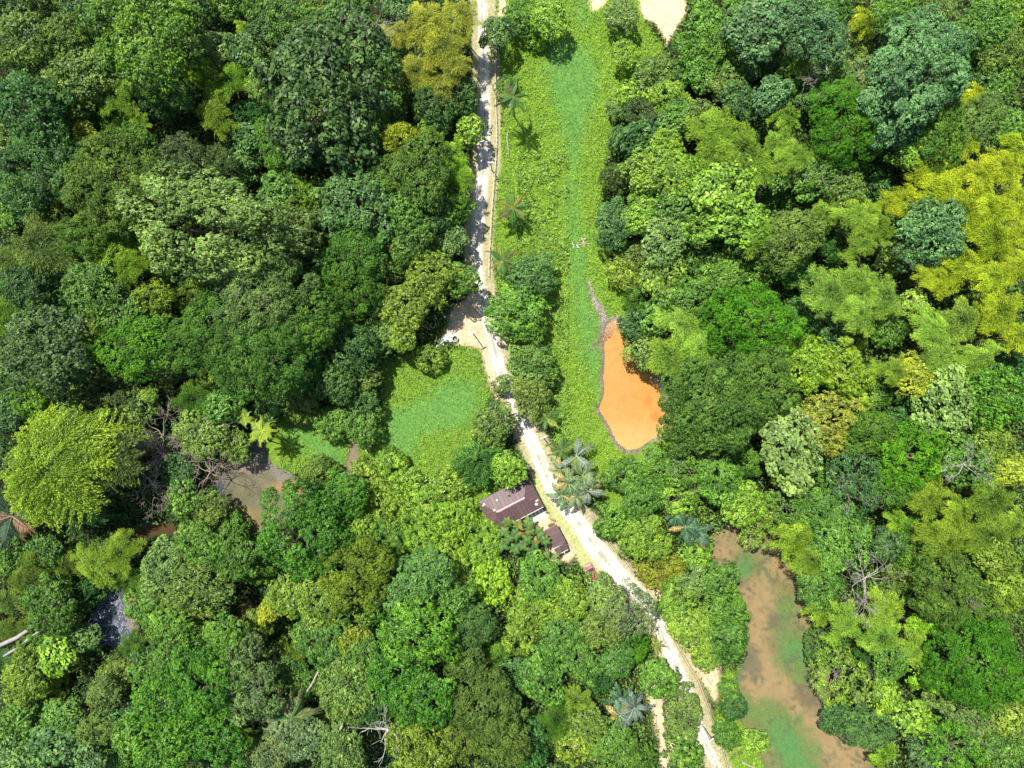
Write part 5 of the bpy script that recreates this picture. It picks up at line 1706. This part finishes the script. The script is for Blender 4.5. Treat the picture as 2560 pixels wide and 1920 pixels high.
def hip_slope(parent, L, W2, rise, hipin, org, ux, uy, step, eave=0.0, th=.03):
    """sheets on one slope. org: eave corner, ux along the eave, uy inwards; W2 run, rise; hipin = how far the hips run in at the top"""
    n = max(1, round(L / step)); st = L / n
    nv = Vector((0, 0, 1)) - Vector(uy) * (rise / W2); nv.normalize()
    def vt(u):
        return min(1.0, u / hipin, (L - u) / hipin) if hipin > 0 else 1.0
    for k in range(n):
        u0, u1 = k * st, (k + 1) * st
        us = [u0, u1]
        prof = [(u0, 0), (u1, 0), (u1, vt(u1))]
        for b in (L - hipin, hipin, L / 2):
            if u0 + 1e-4 < b < u1 - 1e-4 and (b != L / 2 or abs(hipin - L / 2) < 1e-3): prof.append((b, vt(b)))
        prof.append((u0, vt(u0)))
        q = []
        for p in prof:
            if not q or (abs(p[0] - q[-1][0]) + abs(p[1] - q[-1][1]) > 1e-4): q.append(p)
        if abs(q[0][0] - q[-1][0]) + abs(q[0][1] - q[-1][1]) < 1e-4: q.pop()
        if len(q) < 3: continue
        dz = .012 * (k % 2)
        pts = []
        for u, v in q:
            uu = u + (.018 if u == u0 else (-.018 if u == u1 else 0))
            P_ = Vector(org) + Vector(ux) * uu + Vector(uy) * (W2 * v) + Vector((0, 0, rise * v + dz))
            pts.append(P_)
        sheet(parent, pts, nv, th=th)

def main_house():
    H = 3.0
    c0 = [wp(1150 + x * .1808, 1150 + y * .1808, H) for x, y in ((262, 592), (920, 250), (1125, 645), (500, 975))]
    A, B, C, D = [Vector((*p, 0)) for p in c0]
    ang = math.atan2((B - A).y, (B - A).x)
    L = 11.4; W = 7.0
    ctr = (A + B + C + D) / 4
    root = tag(empty('brown_house', (ctr.x, ctr.y, 0), ang), 'house with a brown hipped metal roof and red-white ridge beside the road', 'house')
    mb = MB(); mb.box((0, 0, 1.4), (L - 1.4, W - 1.4, 2.8)); mb.build('wall', M_WALL, root)
    for (x, y, sx, sy) in ((-2.6, -(W - 1.4) / 2 - .02, 1.2, .06), (2.4, -(W - 1.4) / 2 - .02, 1.2, .06), ((L - 1.4) / 2 + .02, 0.6, .06, 1.2)):
        m = MB(); m.box((x, y, 1.6), (sx, sy, 1.0)); w = m.build('window', M_WHITE, root)
        m = MB(); m.box((x * 1.0 + (.04 if sx < .1 else 0), y - (.04 if sy < .1 else 0), 1.6), (sx - (.16 if sx > .1 else 0), sy - (.16 if sy > .1 else 0), .84)); m.build('pane', M_GLASS, w)
    m = MB(); m.box((0.2, -(W - 1.4) / 2 - .03, 1.0), (.9, .07, 2.0)); m.build('door', M_WOOD, root)
    z0 = 2.75; hip = 2.6; rise = 1.15
    step = .82
    hip_slope(root, L, W / 2, rise, hip, (-L / 2, -W / 2, z0), (1, 0, 0), (0, 1, 0), step)
    hip_slope(root, L, W / 2, rise, hip, (L / 2, W / 2, z0), (-1, 0, 0), (0, -1, 0), step)
    # hip ends
    hip_slope(root, W, hip, rise, W / 2, (L / 2, -W / 2, z0), (0, 1, 0), (-1, 0, 0), step)
    hip_slope(root, W, hip, rise, W / 2, (-L / 2, W / 2, z0), (0, -1, 0), (1, 0, 0), step)
    rz = z0 + rise
    xa, xb = -(L / 2 - hip), (L / 2 - hip)
    m = MB(); m.box((0, .11, rz + .05), (xb - xa + .2, .10, .06)); m.build('ridge_cap', M_WHITE, root)
    m = MB(); m.box((0.1, -.10, rz + .04), (xb - xa, .12, .06)); m.build('ridge_strip', M_RIDGE, root)
    m = MB(); m.box((-.5, -.005, rz + .052), (xb - xa - 1.4, .05, .07)); m.build('ridge_gap', M_DARKM, root)
    # hip caps
    for sx, sy in ((1, 1), (1, -1), (-1, 1), (-1, -1)):
        m = MB(); e = (sx * L / 2, sy * W / 2, z0 + .03); t = (sx * (L / 2 - hip), 0, rz + .03)
        m.tube([e, t], [.05, .05], 5); m.build('hip_cap', M_DARKM if sy > 0 else M_ROOF, root)
    # patches and vents: (x along, y across) from the centre
    def onroof(x, y): return z0 + rise * min(1, (W / 2 - abs(y)) / (W / 2), (L / 2 - abs(x)) / hip)
    m = MB(); m.box((-4.9, 2.5, onroof(-4.9, 2.5) + .08), (.55, .28, .06), .5); m.build('patch', M_WHITE, root)
    m = MB(); m.box((-3.4, .65, onroof(-3.4, .65) + .09), (.55, .42, .10), -.1); m.build('patch', M_PINK, root)
    m = MB(); m.box((5.0, -1.75, onroof(5.0, -1.75) + .09), (.9, .36, .05), .2); m.build('patch', M_PINK, root)
    m = MB(); m.box((4.65, -2.35, onroof(4.65, -2.35) + .09), (.6, .32, .05), -.5); m.build('patch', M_WHITE, root)
    m = MB(); m.box((-1.7, -2.95, onroof(-1.7, -2.95) + .09), (.5, .5, .06), .3); m.build('patch', M_WHITE, root)
    for x, y, mt in ((-2.05, 2.1, M_WHITE), (.55, 1.85, M_DARKM)):
        m = MB(); m.tube([(x, y, onroof(x, y) - .05), (x, y, onroof(x, y) + .32)], [.12, .12], 10); m.tube([(x, y, onroof(x, y) + .32), (x, y, onroof(x, y) + .42)], [.22, .10], 10)
        m.build('roof_vent', mt, root)
    m = MB(); m.box((0, -W / 2 - .04, z0 - .06), (L, .10, .12)); m.build('gutter', M_WHITE, root)
    m = MB(); m.box((0, W / 2 + .04, z0 - .06), (L, .10, .12)); m.build('gutter', M_DARKM, root)
    m = MB(); m.box((L / 2 + .05, 0, z0 - .06), (.06, W, .14)); m.build('fascia', M_DARKM, root)
main_house()

def shed():
    H = 2.5
    q = [wp(1150 + x * .1808, 1150 + y * .1808, H) for x, y in ((1165, 985), (1335, 892), (1465, 1138), (1295, 1231))]
    A, B, C, D = [Vector((*p, 0)) for p in q]
    ctr = (A + B + C + D) / 4
    ang = math.atan2((C - B).y, (C - B).x)
    L = (C - B).length; W = (B - A).length
    root = tag(empty('small_shed', (ctr.x, ctr.y, 0), ang), 'small shed with a brown sheet roof near the red car, half under large leaves', 'shed')
    mb = MB(); mb.box((0, -.0, 1.15), (L - .5, W - .5, 2.3)); mb.build('wall', M_PINK, root)
    n = 5
    for k in range(n):
        x0 = -L / 2 + L * k / n + .012; x1 = -L / 2 + L * (k + 1) / n - .012
        dz = .012 * (k % 2)
        sheet(root, [(x0, -W / 2, 2.35 + dz), (x1, -W / 2, 2.35 + dz), (x1, W / 2, 2.62 + dz), (x0, W / 2, 2.62 + dz)], (0, -.08, 1))
    m = MB(); m.box((0, W / 2 + .03, 2.6), (L, .05, .10)); m.build('fascia', M_DARKM, root)
    # lower lean-to roof at the far end
    for k in range(2):
        y0 = -W / 2 + W * k / 2 + .012; y1 = -W / 2 + W * (k + 1) / 2 - .012
        sheet(root, [(L / 2 + .05, y0, 2.28), (L / 2 + 1.55, y0, 2.05), (L / 2 + 1.55, y1 - .2, 2.05), (L / 2 + .05, y1, 2.28)], (.15, 0, 1))
    m = MB(); m.box((L / 2 + .03, -.2, 2.36), (.09, W * .9, .05)); m.build('batten', M_WHITE, root)
    m = MB(); m.box((L / 2 + 1.6, -.1, 2.02), (.08, W * .85, .08)); m.build('batten', M_WHITE, root)
    m = MB(); m.box((L / 2 + 1.1, W / 2 + .22, 1.2), (.9, .08, .7), .3); m.build('board', M_RIDGE, root)
    for sx, sy in ((1.5, 1), (1.5, -1)):
        m = MB(); m.box((L / 2 + sx, sy * (W / 2 - .25), 1.0), (.1, .1, 2.0)); m.build('post', M_WOOD, root)
shed()

def slab():
    X, Y = wp(1338, 1288)
    m = MB(); m.box((0, 0, .03), (4.6, 3.0, .10), .48)
    o = m.build('concrete_slab', M_CONC); o.location = (X, Y, 0); tag(o, kind='structure')
    X, Y = wp(1376, 1310)
    m = MB(); m.box((0, 0, .35), (.9, .5, .7), .6)
    o = m.build('crate', M_PINK); o.location = (X, Y, 0); tag(o, 'pink crate with potted plants at the top end of the small shed', 'crate')
    for k, (dx, dy) in enumerate(((-.3, -.15), (.05, 0), (.35, .15))):
        root = tag(empty('potted_plant', (X + dx, Y + dy, .70)), 'little potted plant on the pink crate, ' + ('the one nearest the house', 'the middle one', 'the one nearest the road')[k], 'potted plant', 'potted plants on the pink crate')
        m = MB(); m.tube([(0, 0, 0), (0, 0, .18)], [.08, .11], 8); m.build('pot', M_CONC, root)
        c = bpy.data.objects.new('leaves', crown_data('S', 3.0, k)[0]); c.scale = (.09, .09, .12); c.location = (0, 0, .2); c.color = (.2, .22, .03, .5); link(c, root)
slab()

# ------------------------------------------------------------------ red car, front to the upper left
def red_car():
    X, Y = wp(1479, 1429, 0)
    ang = math.atan2(.87, -.49)
    root = tag(empty('red_car', (X, Y, 0), ang), 'faded red car parked by the road, its rear end under a tree', 'car')
    M_RED = simple_mat('faded_red_paint', (.36, .055, .075), .35, .5, .25, 1.0, (.46, .14, .15))
    M_TYRE = simple_mat('tyre', (.02, .02, .02), .9, .1, .2, 4)
    # loft of cross sections: x, half width, z bottom, z top
    secs = [(1.95, .56, .38, .62), (1.86, .68, .28, .72), (1.55, .76, .24, .80), (1.0, .79, .22, .88), (.85, .80, .22, .91), (-1.2, .80, .22, .92), (-1.7, .77, .24, .88), (-1.95, .66, .32, .72)]
    v = []; f = []
    for x, w, zb, zt in secs:
        v += [(x, -w * .92, zb), (x, -w, (zb + zt) / 2), (x, -w * .93, zt - .05), (x, -w * .78, zt), (x, w * .78, zt), (x, w * .93, zt - .05), (x, w, (zb + zt) / 2), (x, w * .92, zb)]
    for i in range(len(secs) - 1):
        for k in range(8):
            a = i * 8 + k; b = i * 8 + (k + 1) % 8
            f.append((a, b, b + 8, a + 8))
    f.append(tuple(range(8))[::-1]); f.append(tuple(range((len(secs) - 1) * 8, len(secs) * 8)))
    me = bpy.data.meshes.new('body'); me.from_pydata(v, [], f); me.materials.append(M_RED); me.update()
    link(bpy.data.objects.new('body', me), root)
    # cabin pillars + roof
    def quad(name, pts, mat, th=.02):
        n = (Vector(pts[1]) - Vector(pts[0])).cross(Vector(pts[2]) - Vector(pts[0])).normalized()
        return sheet(root, [Vector(p) for p in pts], n, name, th, mat)
    sheet(root, [Vector(p) for p in ((.30, -.60, 1.42), (.30, .60, 1.42), (.05, .62, 1.46), (-1.15, .60, 1.44), (-1.25, .55, 1.40), (-1.25, -.55, 1.40), (-1.15, -.60, 1.44), (.05, -.62, 1.46))][::-1], (0, 0, 1), 'roof', .05, M_RED)
    quad('windscreen', ((.92, .66, .90), (.30, .58, 1.40), (.30, -.58, 1.40), (.92, -.66, .90)), M_GLASS)
    quad('rear_window', ((-1.62, -.62, .90), (-1.24, -.55, 1.39), (-1.24, .55, 1.39), (-1.62, .62, .90)), M_GLASS)
    for s in (1, -1):
        p = ((.86, s * .71, .90), (.28, s * .62, 1.40), (-1.2, s * .58, 1.40), (-1.56, s * .68, .90))
        quad('side_window', p if s < 0 else p[::-1], M_GLASS)
        m = MB(); m.box((.75, s * .88, .95), (.14, .18, .12)); m.build('mirror', M_RED, root)
        m = MB(); m.box((1.86, s * .48, .58), (.12, .26, .14)); m.build('headlight', M_WHITE, root)
        for x in (1.25, -1.25):
            m = MB(); m.tube([(x, s * .66, .29), (x, s * .82, .29)], [.29, .29], 14); w = m.build('wheel', M_TYRE, root)
            m = MB(); m.tube([(x, s * .80, .29), (x, s * .83, .29)], [.17, .17], 10); m.build('rim', M_WHITE, w)
    m = MB(); m.box((1.93, 0, .40), (.10, 1.2, .14)); m.build('bumper', M_DARKM, root)
    m = MB(); m.tube([(.95, -.35, .93), (.72, .15, 1.10)], [.012, .012], 4); m.build('wiper', M_DARKM, root)
    m = MB(); m.box((.88, 0, .915), (.10, 1.2, .03)); m.build('cowl', M_DARKM, root)
red_car()

# ------------------------------------------------------------------ well, tarp, stump
def well():
    X, Y = wp(1137.5, 846.5, .6)
    root = tag(empty('concrete_well', (X, Y, 0)), 'round concrete well ring with a dark inside on the dirt by the road', 'well')
    n = 32; v = []; f = []
    for r_, z in ((.66, -.1), (.66, .75), (.52, .75), (.52, -.1)):
        for k in range(n): v.append((cos(2 * pi * k / n) * r_, sin(2 * pi * k / n) * r_, z))
    for j in range(3):
        for k in range(n): f.append((j * n + k, j * n + (k + 1) % n, (j + 1) * n + (k + 1) % n, (j + 1) * n + k))
    me = bpy.data.meshes.new('ring'); me.from_pydata(v, [], f); me.materials.append(M_CONC); me.update()
    link(bpy.data.objects.new('ring', me), root)
    m = MB(); m.tube([(0, 0, .02), (0, 0, .10)], [.51, .51], 24); m.build('dark_water', M_DARKM, root)
    m = MB(); m.tube([(.1, -.2, .10), (.1, -.2, .22)], [.07, .08], 10); m.build('float', M_WHITE, root)
well()
def tarp():
    r = random.Random(4)
    X, Y = wp(1113, 849)
    n = 14; v = []; f = []
    for i in range(n):
        for j in range(n):
            u, w = i / (n - 1) - .5, j / (n - 1) - .5
            e = 1 + .25 * sin(7 * math.atan2(w, u)) 
            v.append((u * 2.9 * e + w * .6, w * 1.9 * e + u * 1.2, .12 + .30 * max(0, fbm(np.array([u * 5 + 3]), np.array([w * 5]))[0] - .35) * 2))
    for i in range(n - 1):
        for j in range(n - 1): f.append((i * n + j, (i + 1) * n + j, (i + 1) * n + j + 1, i * n + j + 1))
    me = bpy.data.meshes.new('white_tarp'); me.from_pydata(v, [], f); me.materials.append(simple_mat('white_plastic', (.66, .66, .70), .45, .4, .15, 2.0)); me.update()
    o = link(bpy.data.objects.new('white_tarp', me)); o.location = (X, Y, .05)
    md = o.modifiers.new('t', 'SOLIDIFY'); md.thickness = .01
    tag(o, 'crumpled white tarp lying beside the concrete well', 'tarp')
tarp()
def log(x0, y0, x1, y1, r0, r1, z0, z1, label, mat=None, name='fallen_log', cat='log', group='fallen logs and trunks'):
    a = Vector((*wp(x0, y0, z0), z0)); b = Vector((*wp(x1, y1, z1), z1))
    m = MB(); mid = (a + b) / 2; d = (b - a)
    side = d.cross(Vector((0, 0, 1))).normalized() * d.length * .02
    o_ = Vector((a.x, a.y, 0))
    m.tube([a - o_, a + d * .33 + side - o_, a + d * .66 - side * .5 - o_, b - o_], [r0, r0 * .8 + r1 * .2, r0 * .4 + r1 * .6, r1], 8)
    o = m.build(name, mat or M_DEADW, None, True); o.location = o_
    tag(o, label, cat, group)
log(1104, 782, 1126, 812, .30, .22, .3, .3, 'pale log lying beside the small palm and the well')
log(1081, 788, 1093, 818, .14, .10, .2, .2, 'thin grey pole on the ground left of the pale log', name='pole', cat='pole')
log(1086, 783, 1097, 812, .12, .10, .2, .2, 'second thin grey pole on the ground left of the pale log', name='pole', cat='pole')
log(1112, 1178, 1142, 1160, .16, .12, .6, 1.4, 'pale fallen trunk in the lime scrub near the dark ferny tree')
log(1060, 1204, 1068, 1200, .16, .12, 2.6, 3.2, 'short pale log in the lime scrub')
log(1340, 872, 1362, 850, .05, .03, .4, .5, 'thin bamboo stick on the meadow', M_CULM)
log(840, 908, 858, 924, .14, .10, 1.2, 1.4, 'pale stick in the shade above the marsh creek')
log(-10, 1618, 140, 1538, .45, .26, 5.5, 7.2, 'thick grey fallen trunk at the left edge, the upper one', simple_mat('grey_log', (.32, .29, .27), .9, .1, .3, 2.0))
log(10, 1640, 118, 1566, .30, .20, 5.5, 6.6, 'grey fallen trunk at the left edge, the lower one', bpy.data.materials['grey_log'])
log(1268, 330, 1271, 392, .06, .05, .8, .8, 'thin pale pole standing in the meadow below the tall palm', M_CONC, name='pole', cat='pole')
log(545, 1067, 602, 1050, .16, .24, 8.4, 6.5, 'grey leaning trunk above the grey pond', bpy.data.materials['grey_log'], name='bare_trunk', cat='tree trunk')
log(852, 1678, 866, 1640, .22, .16, 6, 11, 'white bare trunk in the gap under the golden crown', None, 'bare_trunk', 'tree trunk')
log(768, 1728, 803, 1668, .22, .16, 8, 8, 'long white slanting trunk beside the sharp-leaved palm', None, 'bare_trunk', 'tree trunk')
log(838, 1850, 855, 1815, .26, .2, 9, 14, 'white trunk piece showing between the olive crowns near the bottom', None, 'bare_trunk', 'tree trunk')
log(405, 160, 446, 194, .42, .5, 14, 9, 'pale bare trunk slanting out of the yellow-tipped tree', bpy.data.materials['grey_log'], 'bare_trunk', 'tree trunk')
log(1988, 438, 2008, 482, .05, .05, 3, 1.5, 'orange-yellow bamboo stick over the bare soil patch', M_CULM)
log(1765, 1690, 1778, 1712, .10, .08, .25, .2, 'grey plank lying on the tan clearing', M_DEADW)
log(1855, 1905, 1895, 1925, .22, .16, .3, .3, 'bleached log on the swamp shore at the bottom')
log(1640, 1790, 1650, 1870, .07, .05, .2, .2, 'white pole lying on the dirt track', name='pole', cat='pole')

# ------------------------------------------------------------------ poles, rail, pipes
def rail():
    pts = P('1240,110 1238,180 1238,240 1241,300 1242,347 1239,400 1236,440 1231,501 1227,570 1223,632 1222,690')
    root = tag(empty('rail_fence', (*wp(1240, 400), 0)), 'long low cream rail with posts running along the right of the road', 'fence')
    o = Vector(root.location)
    seg = np.linalg.norm(np.diff(pts, axis=0), axis=1); cum = np.concatenate([[0], np.cumsum(seg)])
    L = cum[-1]; n = int(L / 24)
    P3 = []
    for k in range(n + 1):
        t = L * k / n
        X, Y = wp(np.interp(t, cum, pts[:, 0]), np.interp(t, cum, pts[:, 1]), .8)
        P3.append(Vector((X, Y, .8)) - o)
    MC = simple_mat('cream_pipe', (.66, .56, .42), .6, .3, .2, 3)
    for k in range(n + 1):
        m = MB(); p = P3[k]; m.box((p.x, p.y, .38), (.10, .10, .86)); m.build('post', M_WOOD, root)
    for k in range(n):
        m = MB(); m.tube([P3[k] + Vector((0, 0, .06)), P3[k + 1] + Vector((0, 0, .06))], [.055, .055], 6); m.build('rail', MC, root)
    # dark twisted strand added to draw the rail's curly shadow
    m = MB(); r = random.Random(2)
    q = []
    for k in range(n * 6):
        t = k / (n * 6) * n; i = int(t); a = P3[i].lerp(P3[min(i + 1, n)], t - i)
        q.append(a + Vector((.15 * sin(k * 1.3) + .12, 0, -.28 + .1 * sin(k * 2.1))))
    m.tube(q, [.02] * len(q), 4, False); m.build('shadow_strand', M_DARKM, root)
rail()
def tubes():  # two thin dark tubes laid side by side along the verge
    base = P('1478,1290 1500,1325 1528,1368 1560,1402 1590,1436 1615,1470 1640,1510 1662,1550 1680,1590 1700,1630 1722,1668 1745,1705 1762,1750 1776,1790 1790,1830 1806,1880 1820,1930')
    for s, lab in ((0, 'thin dark tube along the right verge, the one nearer the road'), (4.5, 'thin dark tube along the right verge, the one farther from the road')):
        m = MB(); q = []
        for k, (x, y) in enumerate(base):
            X, Y = wp(x + s + random.uniform(-.7, .7), y - s * .5)
            q.append((X, Y, .10))
        o_ = Vector((*q[0][:2], 0))
        m.tube([Vector(p) - o_ for p in q], [.045] * len(q), 6)
        o = m.build('dark_tube', M_DARKM if s else M_WOOD, None, True); o.location = o_
        tag(o, lab, 'pipe', 'pair of pipes along the verge')
tubes()
def upole(px, py, h, label, lamp=False, ang=0.0):
    X, Y = wp(px, py)
    root = tag(empty('utility_pole', (X, Y, 0), ang), label, 'utility pole', 'slim poles along the road')
    m = MB(); m.tube([(0, 0, -.2), (0, 0, h)], [.13, .09], 8); m.build('pole', M_CONC if not lamp else M_WOOD, root)
    m = MB(); m.box((0, 0, h - .15), (1.3, .22, .12)); m.build('crossarm', M_WHITE, root)
    for s in (-.5, 0, .5):
        m = MB(); m.tube([(s, 0, h - .09), (s, 0, h + .08)], [.05, .03], 6); m.build('insulator', M_CONC, root)
upole(1186, 838, 6.6, 'slim pole casting a thin shadow on the road edge near the well', ang=.5)
upole(1159, 600, 7.0, 'slim pole at the left road edge near the palm bend', ang=.3)
upole(1229, 424, 5.0, 'pole with a white crossarm at the right of the upper road', ang=0)
upole(1356, 1090, 4.5, 'pole with a white crossarm beside the broad-leaved palm', ang=.4)
upole(1754, 1810, 7.0, 'pole with a white crossarm at the lower road beside the swamp', ang=.6)

# small leafless bush clumps and stones
def stone_pile(px, py, n, col, label, sp=1.0, seed=0):
    rnd = random.Random(seed)
    X, Y = wp(px, py)
    m = MB()
    for k in range(n):
        x, y, r = rnd.gauss(0, sp * .45), rnd.gauss(0, sp * .35), rnd.uniform(.08, .26)
        vs = []
        for zz, rr in ((-.3, .7), (.15, 1.0), (.6, .65)):
            for j in range(6):
                a = j * pi / 3 + rnd.uniform(-.3, .3); vs.append((x + cos(a) * r * rr, y + sin(a) * r * rr, r * zz + .05))
        m.add(vs, [(i * 6 + j, i * 6 + (j + 1) % 6, (i + 1) * 6 + (j + 1) % 6, (i + 1) * 6 + j) for i in range(2) for j in range(6)] + [tuple(range(12, 18))])
    o = m.build('rubble', simple_mat('stone', col, .9, .1, .4, 3)); o.location = (X, Y, 0)
    tag(o, label, kind='stuff')
stone_pile(1452, 607, 34, (.55, .45, .36), 'pale stones in the green band of the meadow', 1.6, 1)
stone_pile(1132, 822, 30, (.55, .45, .38), 'stones and rubble above the concrete well', 1.3, 2)
stone_pile(1352, 1300, 20, (.6, .56, .5), 'loose stones between the house and the shed', 1.3, 3)
stone_pile(1270, 250, 14, (.62, .56, .44), 'pale rocks at the foot of the tall palm', .7, 4)
stone_pile(918, 1118, 22, (.62, .52, .36), 'sandy stones beside the marsh creek', 1.2, 5)
